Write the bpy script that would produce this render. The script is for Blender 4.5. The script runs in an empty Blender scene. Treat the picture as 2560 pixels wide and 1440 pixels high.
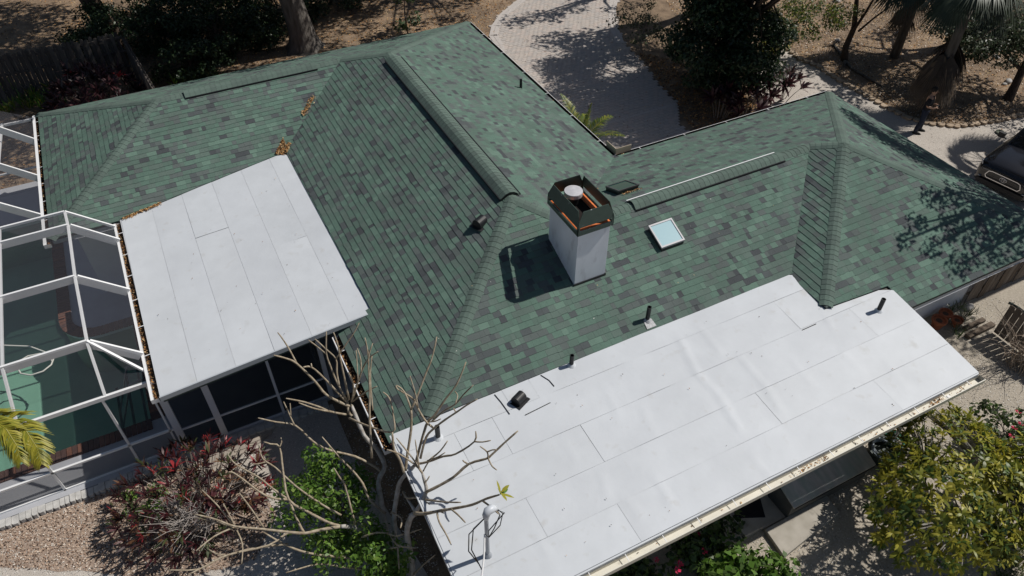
import bpy, math, random
import numpy as np
from mathutils import Vector, Matrix, noise as mnoise
D = bpy.data; SC = bpy.context.scene; COL = SC.collection
rnd = random.Random(7); rng = np.random.default_rng(7)
R = math.radians

# ------------------------------------------------------------------ camera, sky, sun, exposure
CAM_POS = np.array([-10.8261, -14.7922, 14.6]); PITCH = R(43.4865); YAW = R(27.0296); FPX = 1869.1
cam = D.objects.new('camera', D.cameras.new('camera')); COL.objects.link(cam); SC.camera = cam
cam.data.sensor_width = 36.0; cam.data.lens = 36.0*FPX/2560.0
cam.data.clip_start = 0.1; cam.data.clip_end = 1500
cam.location = CAM_POS; cam.rotation_euler = (R(90)-PITCH, 0, -YAW)
_cy, _sy, _cp, _sp = math.cos(YAW), math.sin(YAW), math.cos(PITCH), math.sin(PITCH)
FWD = np.array([_sy*_cp, _cy*_cp, -_sp]); RGT = np.array([_cy, -_sy, 0.]); UPV = np.cross(RGT, FWD)

SUN_EL = R(50.0)
SUN_TRAVEL = np.array([-0.9964, 0.085])            # horizontal heading of the light
_sd = np.array([SUN_TRAVEL[0]*math.cos(SUN_EL), SUN_TRAVEL[1]*math.cos(SUN_EL), -math.sin(SUN_EL)])
sun = D.objects.new('sun', D.lights.new('sun', 'SUN')); COL.objects.link(sun)
sun.data.energy = 4.1; sun.data.angle = R(0.53); sun.data.color = (1.0, .955, .89)
sun.rotation_euler = Vector(_sd).to_track_quat('-Z', 'Y').to_euler()
w = D.worlds.new('World'); SC.world = w; w.use_nodes = True
nt = w.node_tree; nt.nodes.clear()
sk = nt.nodes.new('ShaderNodeTexSky'); sk.sky_type = 'NISHITA'; sk.sun_disc = False
sk.sun_elevation = SUN_EL
sk.sun_rotation = math.atan2(-SUN_TRAVEL[0], -SUN_TRAVEL[1])
bg = nt.nodes.new('ShaderNodeBackground'); bg.inputs['Strength'].default_value = 0.048
wo = nt.nodes.new('ShaderNodeOutputWorld')
nt.links.new(sk.outputs[0], bg.inputs[0]); nt.links.new(bg.outputs[0], wo.inputs[0])
SC.view_settings.view_transform = 'Standard'; SC.view_settings.look = 'None'
SC.view_settings.exposure = 0.0; SC.view_settings.gamma = 1.0; SC.view_settings.use_curve_mapping = False
SC.render.engine = 'CYCLES'
SC.cycles.max_bounces = 8; SC.cycles.diffuse_bounces = 3; SC.cycles.glossy_bounces = 3
SC.cycles.transparent_max_bounces = 16; SC.cycles.transmission_bounces = 4
SC.cycles.caustics_reflective = False; SC.cycles.caustics_refractive = False
SC.cycles.use_denoising = True
SC.cycles.sample_clamp_indirect = 4

# ------------------------------------------------------------------ helpers
def ray(px, py):
    d = FWD + RGT*(px-1280)/FPX - UPV*(py-720)/FPX
    return d/np.linalg.norm(d)
def G(px, py, z=0.0):
    "the point of the horizontal plane at height z that lies along this direction of view"
    d = ray(px, py); return CAM_POS + d*((z-CAM_POS[2])/d[2])

class MB:
    def __init__(self): self.v = []; self.f = []; self.m = []
    def poly(self, pts, mat=0):
        b = len(self.v); self.v += [tuple(map(float, p)) for p in pts]; self.f.append(tuple(range(b, b+len(pts)))); self.m.append(mat)
    def prism(self, bot, top, mat=0):
        n = len(bot); b = len(self.v)
        self.v += [tuple(map(float, p)) for p in bot] + [tuple(map(float, p)) for p in top]
        self.f.append(tuple(range(b+n-1, b-1, -1))); self.f.append(tuple(range(b+n, b+2*n)))
        for i in range(n):
            j = (i+1) % n; self.f.append((b+i, b+j, b+n+j, b+n+i))
        self.m += [mat]*(n+2)
    def box(self, x0, x1, y0, y1, z0, z1, mat=0):
        self.prism([(x0,y0,z0),(x1,y0,z0),(x1,y1,z0),(x0,y1,z0)], [(x0,y0,z1),(x1,y0,z1),(x1,y1,z1),(x0,y1,z1)], mat)
    def obox(self, c, ax, hx, ay, hy, az, hz, mat=0):
        c = np.asarray(c, float); ax, ay, az = np.asarray(ax, float)*hx, np.asarray(ay, float)*hy, np.asarray(az, float)*hz
        q = [c-ax-ay, c+ax-ay, c+ax+ay, c-ax+ay]
        self.prism([p-az for p in q], [p+az for p in q], mat)
    def bar(self, a, b, wdt, hgt, up=(0,0,1), mat=0):
        a = np.asarray(a, float); b = np.asarray(b, float); d = b-a; L = np.linalg.norm(d); d = d/L
        s = np.cross(d, up); n = np.linalg.norm(s)
        s = s/n if n > 1e-6 else np.array([1., 0, 0]); u = np.cross(s, d)
        self.obox((a+b)/2, d, L/2, s, wdt/2, u, hgt/2, mat)
    def tube(self, pts, rad, n=6, mat=0, cap=True):
        pts = [np.asarray(p, float) for p in pts]
        if not hasattr(rad, '__len__'): rad = [rad]*len(pts)
        t0 = pts[1]-pts[0]; t0 = t0/np.linalg.norm(t0)
        ref = np.array([0, 0, 1.]) if abs(t0[2]) < .9 else np.array([1., 0, 0])
        nrm = np.cross(t0, ref); nrm /= np.linalg.norm(nrm); b0 = len(self.v)
        for i, p in enumerate(pts):
            t = pts[min(i+1, len(pts)-1)]-pts[max(i-1, 0)]; t = t/(np.linalg.norm(t)+1e-9)
            nrm = nrm-t*(nrm@t); nrm /= np.linalg.norm(nrm)+1e-9; bn = np.cross(t, nrm)
            for k in range(n):
                a = 2*math.pi*k/n; self.v.append(tuple(p+(nrm*math.cos(a)+bn*math.sin(a))*rad[i]))
        for i in range(len(pts)-1):
            for k in range(n):
                j = (k+1) % n; a = b0+i*n
                self.f.append((a+k, a+j, a+n+j, a+n+k)); self.m.append(mat)
        if cap:
            self.f.append(tuple(range(b0+n-1, b0-1, -1))); self.f.append(tuple(range(b0+(len(pts)-1)*n, b0+len(pts)*n))); self.m += [mat, mat]
    def lathe(self, prof, c=(0,0,0), n=16, mat=0):
        b = len(self.v)
        for r, z in prof:
            for k in range(n):
                a = 2*math.pi*k/n; self.v.append((c[0]+r*math.cos(a), c[1]+r*math.sin(a), c[2]+z))
        for i in range(len(prof)-1):
            for k in range(n):
                j = (k+1) % n; self.f.append((b+i*n+k, b+i*n+j, b+(i+1)*n+j, b+(i+1)*n+k)); self.m.append(mat)
        self.f.append(tuple(range(b+n-1, b-1, -1))); self.f.append(tuple(range(b+(len(prof)-1)*n, b+len(prof)*n))); self.m += [mat, mat]
    def build(self, name, mats, parent=None, smooth=False):
        me = D.meshes.new(name); me.from_pydata(self.v, [], self.f); return self._fin(me, name, mats, parent, smooth)
    def _fin(self, me, name, mats, parent, smooth):
        if not isinstance(mats, (list, tuple)): mats = [mats]
        for m in mats: me.materials.append(m)
        if len(mats) > 1: me.polygons.foreach_set('material_index', self.m)
        if smooth: me.polygons.foreach_set('use_smooth', [True]*len(me.polygons))
        me.update(); return link(name, me, parent)
def link(name, data, parent=None):
    o = D.objects.new(name, data); COL.objects.link(o)
    if parent is not None:
        o.parent = parent
        if parent.location.length > 0 or parent.rotation_euler[2] != 0: o.matrix_parent_inverse = PM(parent).inverted()
    return o
def PM(p):
    m = Matrix.LocRotScale(p.location, p.rotation_euler, p.scale)
    return m if p.parent is None else PM(p.parent) @ p.matrix_parent_inverse @ m
def tag(o, label=None, cat=None, group=None, kind=None):
    if label: o['label'] = label
    if cat: o['category'] = cat
    if group: o['group'] = group
    if kind: o['kind'] = kind
    return o
def thing(name, label, cat, loc=(0,0,0), group=None):
    o = D.objects.new(name, None); COL.objects.link(o); o.location = loc; o.empty_display_size = .2
    return tag(o, label, cat, group)
def quads_np(name, V, F, mats, mi=None, parent=None):
    "mesh from arrays of vertices and equal-sized faces"
    V = np.ascontiguousarray(V, np.float32); F = np.ascontiguousarray(F, np.int32); k = F.shape[1]
    me = D.meshes.new(name); me.vertices.add(len(V)); me.vertices.foreach_set('co', V.ravel())
    me.loops.add(F.size); me.loops.foreach_set('vertex_index', F.ravel())
    me.polygons.add(len(F)); me.polygons.foreach_set('loop_start', np.arange(0, F.size, k, dtype=np.int32))
    me.polygons.foreach_set('loop_total', np.full(len(F), k, np.int32))
    for m in mats: me.materials.append(m)
    if mi is not None: me.polygons.foreach_set('material_index', np.ascontiguousarray(mi, np.int32))
    me.update(calc_edges=True); return link(name, me, parent)

# ------------------------------------------------------------------ materials
def lin(c):
    return tuple(((x/255)/12.92 if x/255 <= .04045 else ((x/255+.055)/1.055)**2.4) for x in c)
MATS = {}
def mat(name, col, rough=.8, var=.0, scale=5.0, bump=0.0, bscale=60.0, col2=None, metal=0., detail=4., transl=0., spec=.4, vscale2=None, wear=None, stretch=None):
    "principled surface with noise-mixed colour and fine relief"
    if name in MATS: return MATS[name]
    m = D.materials.new(name); m.use_nodes = True; t = m.node_tree; p = t.nodes['Principled BSDF']; L = t.links
    p.inputs['Roughness'].default_value = rough; p.inputs['Metallic'].default_value = metal
    p.inputs['Specular IOR Level'].default_value = spec
    tc = t.nodes.new('ShaderNodeTexCoord'); vec = tc.outputs['Object']
    if stretch:
        mp = t.nodes.new('ShaderNodeMapping'); mp.inputs['Scale'].default_value = stretch; L.new(vec, mp.inputs[0]); vec = mp.outputs[0]
    def noise(s, d=detail):
        n = t.nodes.new('ShaderNodeTexNoise'); n.inputs['Scale'].default_value = s; n.inputs['Detail'].default_value = d
        L.new(vec, n.inputs['Vector']); return n.outputs['Fac']
    def ramp(f, lo=.3, hi=.7):
        r = t.nodes.new('ShaderNodeMapRange'); r.inputs[1].default_value = lo; r.inputs[2].default_value = hi; L.new(f, r.inputs[0]); return r.outputs[0]
    def mix(f, a, b):
        x = t.nodes.new('ShaderNodeMix'); x.data_type = 'RGBA'
        for s, v in ((6, a), (7, b)):
            if isinstance(v, tuple): x.inputs[s].default_value = (*v[:3], 1)
            else: L.new(v, x.inputs[s])
        if isinstance(f, (int, float)): x.inputs[0].default_value = f
        else: L.new(f, x.inputs[0])
        return x.outputs[2]
    c = tuple(col)
    if col2 is None: col2 = tuple(x*(1-var) for x in c)
    out = None
    if var or col2 != c: out = mix(ramp(noise(scale)), c, tuple(col2))
    if vscale2:
        s2, amt = vscale2; base = out if out is not None else c
        out = mix(ramp(noise(s2, 2.), .35, .65), base, mix(amt, base, (0.02, .02, .02)))
    if wear:
        ws, wc, lo, hi = wear; base = out if out is not None else c
        out = mix(ramp(noise(ws, 6.), lo, hi), base, tuple(wc))
    if out is None: p.inputs['Base Color'].default_value = (*c, 1)
    else: L.new(out, p.inputs['Base Color'])
    if bump:
        b = t.nodes.new('ShaderNodeBump'); b.inputs['Strength'].default_value = 1.0; b.inputs['Distance'].default_value = bump
        L.new(noise(bscale, 3.), b.inputs['Height']); L.new(b.outputs[0], p.inputs['Normal'])
    if transl:
        tr = t.nodes.new('ShaderNodeBsdfTranslucent'); ms = t.nodes.new('ShaderNodeMixShader'); ms.inputs[0].default_value = transl
        if out is None: tr.inputs[0].default_value = (*[min(1, x*1.3) for x in c], 1)
        else: L.new(out, tr.inputs[0])
        o = t.nodes['Material Output']; L.new(p.outputs[0], ms.inputs[1]); L.new(tr.outputs[0], ms.inputs[2]); L.new(ms.outputs[0], o.inputs[0])
    MATS[name] = m; return m
def leafmats(pref, cols, transl=.3, rough=.45, spec=.4):
    return [mat(f'{pref}_{i}', c, rough=rough, transl=transl, spec=spec) for i, c in enumerate(cols)]

# ------------------------------------------------------------------ the house: dimensions (metres)
ZE = 2.6; S = .3873
X0, X1, X5 = -14.577, -9.133, 8.217
YN, YS2, YS, Y4 = 10.098, 3.308, -7.10, -8.216
H1 = -X1/2; H2 = (YN-YS2)/2; H3 = -YS/2; H4 = -Y4/2
R1N = (X1/2, YN-H1); R1S = (X1/2, YS+H1); R2W = (X0+H2, YN-H2); R2E = (X1+H2, YN-H2)
R3W = (-H3, -H3); R3E = (H3, -H3); PK = (X5-H4, -H4)
def zS(x, y): return ZE+S*(y-YS)
def zW(x, y): return ZE+S*(x-X1)
def zE(x, y): return ZE-S*x
def zN(x, y): return ZE+S*(YN-y)
def zW0(x, y): return ZE+S*(x-X0)
def zS2(x, y): return ZE+S*(y-YS2)
def zN3(x, y): return ZE-S*y
def zW4(x, y): return ZE+S*x
def zS4(x, y): return ZE+S*(y-Y4)
def zE4(x, y): return ZE+S*(X5-x)
YF = -6.33                                                     # where the low white roof meets the slope
FACES = [  # name, height function, uphill (x,y), outline
 ('s', zS, (0,1), [(X1+(YF-YS), YF), (YF-YS-0.0, YF), R3E, R3W, R1S]),
 ('w', zW, (1,0), [(X1, YF+.02), (X1+(YF-YS), YF+.02), R1S, R1N, R2E, (X1+.80, YS2+.80), (-8.365, 3.86), (-8.315, -2.96), (X1, -2.96)]),
 ('e', zE, (-1,0), [(0, 0), (0, YN), R1N, R1S, R3W]),
 ('n', zN, (0,-1), [(0, YN), (X0, YN), R2W, R2E, R1N]),
 ('w0', zW0, (1,0), [(X0, YN), (X0, YS2), R2W]),
 ('s2', zS2, (0,1), [(X0, YS2), (-12.94, YS2), (-12.93, 3.355), (-8.66, 4.03), (-8.40, YS2+.70), (X1+.80, YS2+.80), R2E, R2W]),
 ('n3', zN3, (0,-1), [(X5, 0), (0, 0), R3W, R3E, PK]),
 ('w4', zW4, (1,0), [(.70, -6.40), (.70, Y4+.70), PK, R3E]),
 ('s4', zS4, (0,1), [(.70, -7.516), (2.50, -7.60), (2.72, Y4), (X5, Y4), PK]),
 ('e4', zE4, (-1,0), [(X5, Y4), (X5, 0), PK]),
]
def gran(name, c):
    return mat(name, c, rough=.92, var=.22, scale=90., bump=.0035, bscale=260., spec=.15, vscale2=(1.1, .16))
TONES = [gran('shingle_green', (.122,.197,.160)), gran('shingle_green_pale', (.148,.232,.188)), gran('shingle_moss', (.114,.173,.145)),
         gran('shingle_grey', (.122,.147,.141)), gran('shingle_slate', (.098,.113,.116)), gran('shingle_green_grey', (.127,.178,.154)), gran('shingle_dark', (.078,.087,.093))]
TONE_W = [24, 10, 20, 14, 9, 22, 5]
CAPM = [gran('ridge_cap_green', (.130,.182,.156)), gran('ridge_cap_grey', (.120,.163,.143)), mat('asphalt_edge', (.022,.028,.027), rough=.95)]
M_DECK = mat('roof_felt', (.02,.022,.022), rough=.95)
house = thing('house', 'low house with green shingle hip roofs and white flat roof extensions', 'house', (0,0,0))
def clip_poly(sub, a, b):
    "keep the part of polygon sub left of a->b"
    out = []; n = len(sub); ex, ey = b[0]-a[0], b[1]-a[1]
    for i in range(n):
        p, q = sub[i], sub[(i+1) % n]
        sp = ex*(p[1]-a[1])-ey*(p[0]-a[0]); sq = ex*(q[1]-a[1])-ey*(q[0]-a[0])
        if sp >= 0: out.append(p)
        if (sp >= 0) != (sq >= 0):
            t = sp/(sp-sq); out.append((p[0]+(q[0]-p[0])*t, p[1]+(q[1]-p[1])*t))
    return out
def area(p): return .5*sum(p[i][0]*p[(i+1) % len(p)][1]-p[(i+1) % len(p)][0]*p[i][1] for i in range(len(p)))
COURSE = .1465; CS = COURSE/math.sqrt(1+S*S)
tabs = []       # (weight, ring(bottom), ring(top), tone)
deck = MB()
for name, zf, up, out in FACES:
    if area(out) < 0: out = out[::-1]
    deck.prism([(x, y, zf(x, y)-.06) for x, y in out], [(x, y, zf(x, y)-.012) for x, y in out])
    ux, uy = up; ax, ay = uy, -ux              # along the course (to the right when looking uphill)
    vs = [x*ux+y*uy for x, y in out]; us = [x*ax+y*ay for x, y in out]
    v0, v1, u0, u1 = min(vs), max(vs), min(us), max(us)
    fr = random.Random(hash(name) % 1000 if False else sum(map(ord, name)))
    loc = [(x*ax+y*ay, x*ux+y*uy) for x, y in out]
    if area(loc) < 0: loc = loc[::-1]
    k = 0; v = v0
    while v < v1:
        u = u0-fr.random()*.3; last = None
        while u < u1:
            wd = fr.choice([.10, .12, .14, .16, .18, .21, .25]); wd *= fr.uniform(.9, 1.1)
            tone = fr.choices(range(7), TONE_W)[0]
            if last is not None and fr.random() < .10: tone = last
            last = tone
            thick = fr.random() < .55
            drop = CS*(.10 if (thick and fr.random() < .25) else 0)
            va, vb = v-drop, v+CS*1.02
            quad = [(u+.001, va), (u+wd-.001, va), (u+wd-.001, vb), (u+.001, vb)]
            inside = all(_in for _in in [True])
            sub = loc
            for i in range(4): 
                sub = clip_poly(sub, quad[i], quad[(i+1) % 4])
                if len(sub) < 3: break
            u += wd
            if len(sub) < 3 or abs(area(sub)) < 2e-4: continue
            zt = .0125 if thick else .009
            bot, top = [], []
            for (pu, pv) in sub:
                x = pu*ax+pv*ux; y = pu*ay+pv*uy; z = zf(x, y)
                fr_ = max(0., min(1., 1-(pv-v)/CS)); h = .002+zt*fr_
                bot.append((x, y, z-.012)); top.append((x, y, z+h))
            c = np.mean(top, axis=0); d2 = ((c-CAM_POS)**2).sum()
            nrm = np.array([-S*ux, -S*uy, 1])/math.sqrt(1+S*S); vw = (CAM_POS-c)/math.sqrt(d2)
            tabs.append((abs(area(sub))*max(.05, float(nrm@vw))/d2, bot, top, tone))
        v += CS; k += 1
deck.build('roof_deck', M_DECK, house)
tabs.sort(key=lambda t: -t[0])
HIDDEN = lambda c: False
vis = [t for t in tabs if not HIDDEN(np.mean(t[2], axis=0))]
def slab(mb, bot, top, m):
    n = len(bot); b = len(mb.v); mb.v += bot+top; mb.f.append(tuple(range(b+n, b+2*n))); mb.m.append(m)
    for i in range(n):
        j = (i+1) % n; mb.f.append((b+i, b+j, b+n+j, b+n+i)); mb.m.append(m)
for i, t in enumerate(vis[:300]):
    mb = MB(); slab(mb, t[1], t[2], 0); mb.build('shingle', TONES[t[3]], house)
mb = MB()
for t in vis[300:]: slab(mb, t[1], t[2], t[3])
tag(mb.build('shingle_field', TONES, house), kind='stuff')

# ridge and hip caps: short bent pieces, lapped uphill
caps = []
def cap_run(a, b, ha, hb, wdt=.15, lift=.012, step=.137):
    "pieces from a up to b; ha, hb: heights of the two slopes beside the line"
    a = np.array(a, float); b = np.array(b, float); L = np.linalg.norm((b-a)[:2]); d = (b-a)/L; s = np.array([-d[1], d[0]])
    n = max(1, int(round(L/step))); st = L/n
    for i in range(n):
        p = a+d*st*i; q = a+d*st*(i+1.12)
        rows_t = []; rows_b = []
        for pt, hh in ((p, lift+.008), (q, lift)):
            z0 = ha(*pt); row = []
            for off, dz in ((-wdt, 0), (-wdt*.33, .012), (wdt*.33, .012), (wdt, 0)):
                xy = pt+s*off; z = min(ha(*xy), hb(*xy)); z = max(z, z0-S*wdt*1.05)
                row.append((xy[0], xy[1], z+hh+dz))
            rows_t.append(row); rows_b.append([(x, y, z-.010) for x, y, z in row])
        caps.append((np.linalg.norm(rows_t[0][1]-CAM_POS), rows_t, rows_b, rnd.choice([0, 0, 1])))
HE = lambda x, y: 1e9
cap_run((X1+(YF-YS)+.05, YF+.05), R1S, zS, zW)
cap_run(R3W, R1S, zE, zS)
cap_run((X0, YS2), R2W, zW0, zS2); cap_run((X0, YN), R2W, zW0, zN)
cap_run(R2W, R2E, zS2, zN); cap_run(R2E, R1N, zN, zW); cap_run((0, YN), R1N, zE, zN)
cap_run(R1N, R1S, zE, zW); cap_run(R3W, R3E, zS, zN3); cap_run(R3E, PK, zN3, zW4)
cap_run((.74, Y4+.74), PK, zW4, zS4); cap_run((X5, 0), PK, zN3, zE4); cap_run((X5, Y4), PK, zS4, zE4)
caps.sort(key=lambda c: c[0])
def add_cap(mb, rt, rb, m):
    b = len(mb.v); mb.v += rt[0]+rt[1]+rb[0]+rb[1]
    for i in range(3):
        mb.f.append((b+i, b+4+i, b+5+i, b+1+i)); mb.f.append((b+i, b+i+1, b+9+i, b+8+i)); mb.m += [m, 2]
    for i in (0, 3):
        mb.f.append((b+i, b+8+i, b+12+i, b+4+i)); mb.m.append(m)
for c in caps[:300]:
    mb = MB(); add_cap(mb, c[1], c[2], c[3]); mb.build('ridge_cap', CAPM, house)
mb = MB()
for c in caps[300:]: add_cap(mb, c[1], c[2], c[3])
tag(mb.build('ridge_cap_run', CAPM, house), kind='stuff')

# ridge vents: raised hoods over the three ridges
M_BLACK = mat('black_plastic', (.012,.013,.015), rough=.5)
M_DARKMETAL = mat('dark_flashing', (.02,.022,.024), rough=.45)
M_SILVER = mat('bare_metal_edge', (.78,.79,.80), rough=.4, metal=.1)
def ridge_vent(a, b, z, side=.21, lift=.10, edge=None, cap=True):
    a = np.array([*a, z]); b = np.array([*b, z]); d = (b-a)/np.linalg.norm(b-a); s = np.array([-d[1], d[0], 0]); L = np.linalg.norm(b-a)
    o = MB(); prof = [(-side, -S*side+lift-.03), (-side*.45, lift*.98-S*side*.30), (0, lift), (side*.45, lift*.98-S*side*.30), (side, -S*side+lift-.03)]
    n = max(2, int(L/.145)); st = L/n
    for i in range(n):
        tone = rnd.choice([0, 0, 1])
        p, q = a+d*st*i, a+d*st*(i+1.03); r0 = [p+s*u+np.array([0,0,h+.006]) for u, h in prof]; r1 = [q+s*u+np.array([0,0,h]) for u, h in prof]
        for k in range(4): o.poly([r0[k], r1[k], r1[k+1], r0[k+1]], tone)
        o.poly(r0+[x-np.array([0,0,.014]) for x in r0[::-1]], 2)
    v = o.build('ridge_vent', CAPM, house)
    e = MB()
    for sg in (-1, 1):
        if sg == 1 and edge: e.build('vent_edge', M_BLACK, v); e = MB()
        e.bar(a+s*sg*(side+.016)+np.array([0,0,-S*side+lift-.040]), b+s*sg*(side+.016)+np.array([0,0,-S*side+lift-.040]), .026, .040, mat=0)
    for pp in (() if edge else (a, b)):
        pr = [pp+s*u*.94+np.array([0,0,h-.016]) for u, h in prof]; e.poly(pr+[x-np.array([0,0,.05]) for x in pr[::-1]], 0)
    e.build('vent_edge', edge or M_BLACK, v)
zr1, zr2, zr3 = ZE+S*H1, ZE+S*H2, ZE+S*H3
ridge_vent((R1S[0], R1S[1]+.10), (R1N[0], R1N[1]-.35), zr1, side=.24, lift=.095)
ridge_vent((-10.4, R2W[1]), (-6.55, R2W[1]), zr2, side=.2, lift=.07)
ridge_vent((-1.95, R3W[1]), (2.55, R3W[1]), zr3, side=.19, lift=.07, edge=M_SILVER)

# ------------------------------------------------------------------ white membrane roofs
def zF(x, y): return ZE+.30+.0615*(y+6.3)
def zL(x, y): return ZE+.285*(x+12.93)/4.6
M_MEMB = [mat('white_membrane_a', (.578,.606,.636), rough=.55, var=.06, scale=2.6, bump=.004, bscale=3.0, vscale2=(.5, .07), wear=(3., (.47,.48,.48), .60, .80)),
          mat('white_membrane_b', (.568,.597,.628), rough=.55, var=.06, scale=3.3, bump=.005, bscale=2.2, vscale2=(.4, .08), wear=(5., (.46,.465,.46), .62, .82)),
          mat('white_membrane_c', (.562,.590,.622), rough=.55, var=.06, scale=2.1, bump=.004, bscale=4.0, vscale2=(.6, .07), wear=(4., (.46,.465,.465), .62, .84))]
M_SEAM = mat('seam_dirt', (.56,.575,.60), rough=.9, var=.3, scale=3.)
M_WHITE = mat('white_aluminium', (.78,.785,.79), rough=.35, var=.06, scale=4.)
M_FASC = mat('painted_fascia_green', (.045,.07,.062), rough=.6)
M_TRIM = mat('grey_drip_edge', (.42,.45,.48), rough=.45)
M_WALL = mat('white_stucco', (.74,.75,.78), rough=.9, var=.06, scale=3.)
WRK = []
for path, am in [([(1693,852),(1720,896),(1737,927),(1799,992),(1851,1072)], .014), ([(1746,825),(1799,887)], .009), ([(1843,887),(1913,966),(1957,1028)], .011), ([(1517,975),(1544,1045)], .008), ([(1640,1186),(1684,1265)], .010), ([(1561,1238),(1605,1283)], .007), ([(2062,790),(2080,825)], .011), ([(2220,913),(2273,966)], .006), ([(2106,878),(2159,930)], .006), ([(1340,1330),(1372,1390)], .008), ([(1500,1180),(1520,1240)], .007), ([(1410,1100),(1436,1150)], .006), ([(1880,1130),(1935,1190)], .007), ([(1250,1180),(1276,1230)], .006), ([(1985,905),(2030,960)], .006), ([(1600,1010),(1640,1090)], .006)]:
    pp_ = [G(px_, py_, 2.78) for px_, py_ in path]
    WRK += [(a_[0], a_[1], b_[0], b_[1], am) for a_, b_ in zip(pp_[:-1], pp_[1:])]
def membrane(outline, zf, strips, name='membrane_sheet'):
    "a low roof: dark backing plus sheets laid side by side, each lapped over the next"
    if area(outline) < 0: outline = outline[::-1]
    mb = MB(); mb.prism([(x, y, zf(x, y)-.10) for x, y in outline], [(x, y, zf(x, y)-.004) for x, y in outline]); low = mb.build('flat_roof', M_SEAM, house)
    for i, (q, lift) in enumerate(strips):
        sub = outline
        if area(q) < 0: q = q[::-1]
        for k in range(len(q)):
            sub = clip_poly(sub, q[k], q[(k+1) % len(q)])
            if len(sub) < 3: break
        if len(sub) < 3: continue
        # a grid so the sheet can carry soft wrinkles
        g = MB(); xs = [p[0] for p in sub]; ys = [p[1] for p in sub]; x0, x1, y0, y1 = min(xs), max(xs), min(ys), max(ys)
        nx = max(1, int((x1-x0)/.075)); ny = max(1, int((y1-y0)/.10)); idx = {}
        def hgt(x, y):
            b = mnoise.noise(Vector((x*1.3, y*.5, i*3.1)))*.010
            if zf is zF:
                xx = x+.05*mnoise.noise(Vector((x*2, y*2, 1))); yy = y
                for (ax_, ay_, bx_, by_, am) in WRK:
                    dx_, dy_ = bx_-ax_, by_-ay_; l2 = dx_*dx_+dy_*dy_; t_ = ((xx-ax_)*dx_+(yy-ay_)*dy_)/l2
                    if -.15 < t_ < 1.15:
                        tc_ = min(1, max(0, t_)); d2_ = (xx-ax_-dx_*tc_)**2+(yy-ay_-dy_*tc_)**2
                        if d2_ < .06: b += am*math.exp(-d2_/.0045)*min(1, 4*(1.15-t_), 4*(t_+.15))
            return zf(x, y)+lift+max(-.004, b)
        for a in range(nx):
            for c in range(ny):
                cell = [(x0+(x1-x0)*a/nx, y0+(y1-y0)*c/ny), (x0+(x1-x0)*(a+1)/nx, y0+(y1-y0)*c/ny), (x0+(x1-x0)*(a+1)/nx, y0+(y1-y0)*(c+1)/ny), (x0+(x1-x0)*a/nx, y0+(y1-y0)*(c+1)/ny)]
                s2 = sub
                for k in range(4):
                    s2 = clip_poly(s2, cell[k], cell[(k+1) % 4])
                    if len(s2) < 3: break
                if len(s2) < 3 or abs(area(s2)) < 1e-6: continue
                ids = []
                for p in s2:
                    key = (round(p[0], 4), round(p[1], 4))
                    if key not in idx: idx[key] = len(g.v); g.v.append((p[0], p[1], hgt(*p)))
                    if not ids or ids[-1] != idx[key]: ids.append(idx[key])
                if len(ids) > 2 and ids[0] == ids[-1]: ids.pop()
                if len(ids) > 2: g.f.append(tuple(ids)); g.m.append(0)
        g.build(name, M_MEMB[i % 3], low, smooth=True)
    return low
def rect(x0, x1, y0, y1, g=.0022): return [(x0+g, y0+g), (x1-g, y0+g), (x1-g, y1-g), (x0+g, y1-g)]
# low south roof
FO = [(X1+.06, YF-.02), (.66, YF+.02), (.86, YF-.10), (.74, -7.50), (.86, -7.53), (2.24, -7.60), (2.53, -7.73), (2.345, -10.235), (X1+.02, -10.19)]
rows = [-6.30, -6.83, -7.72, -8.61, -9.42, -10.30]
cuts = [[-6.75, -6.15, -3.9, -1.2], [-8.0, -7.2, -.2], [-5.75, 1.2], [-7.4, -2.2], [-6.0, .2]]
st = []
for r_ in range(5):
    xs = [-9.4]+cuts[r_]+[2.8]
    if r_ in (0, 3): xs = [-9.4]+cuts[r_][:2]+[2.8]
    for a in range(len(xs)-1): st.append((rect(xs[a], xs[a+1], rows[r_+1], rows[r_]+(0.1 if r_ == 0 else 0)), .004+.002*((r_+a) % 2)))
low_s = membrane(FO, zF, st)
# roof over the lanai
LO = [(-8.37, 3.86), (-8.42, 3.98), (-8.66, 4.02), (-12.93, 3.35), (-12.87, -3.14), (-8.30, -3.08)]
def lx(t, y): return -12.90+4.57*t
st = []; cols = [0, .17, .345, .525, .705, .885, 1.02]; brk = [[3.], [-1.0, 2.6], [.55], [-2.6, 2.4], [.95], [2.75]]
for a in range(6):
    ys = [-3.3]+({0: [], 1: [-.62], 2: [1.55], 3: [], 4: [.2], 5: [2.7]}[a])+[4.3]
    for c in range(len(ys)-1): st.append((rect(lx(cols[a], 0), lx(cols[a+1], 0), ys[c], ys[c+1]), .004+.002*((a+c) % 2)))
low_l = membrane(LO, zL, st)
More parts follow.
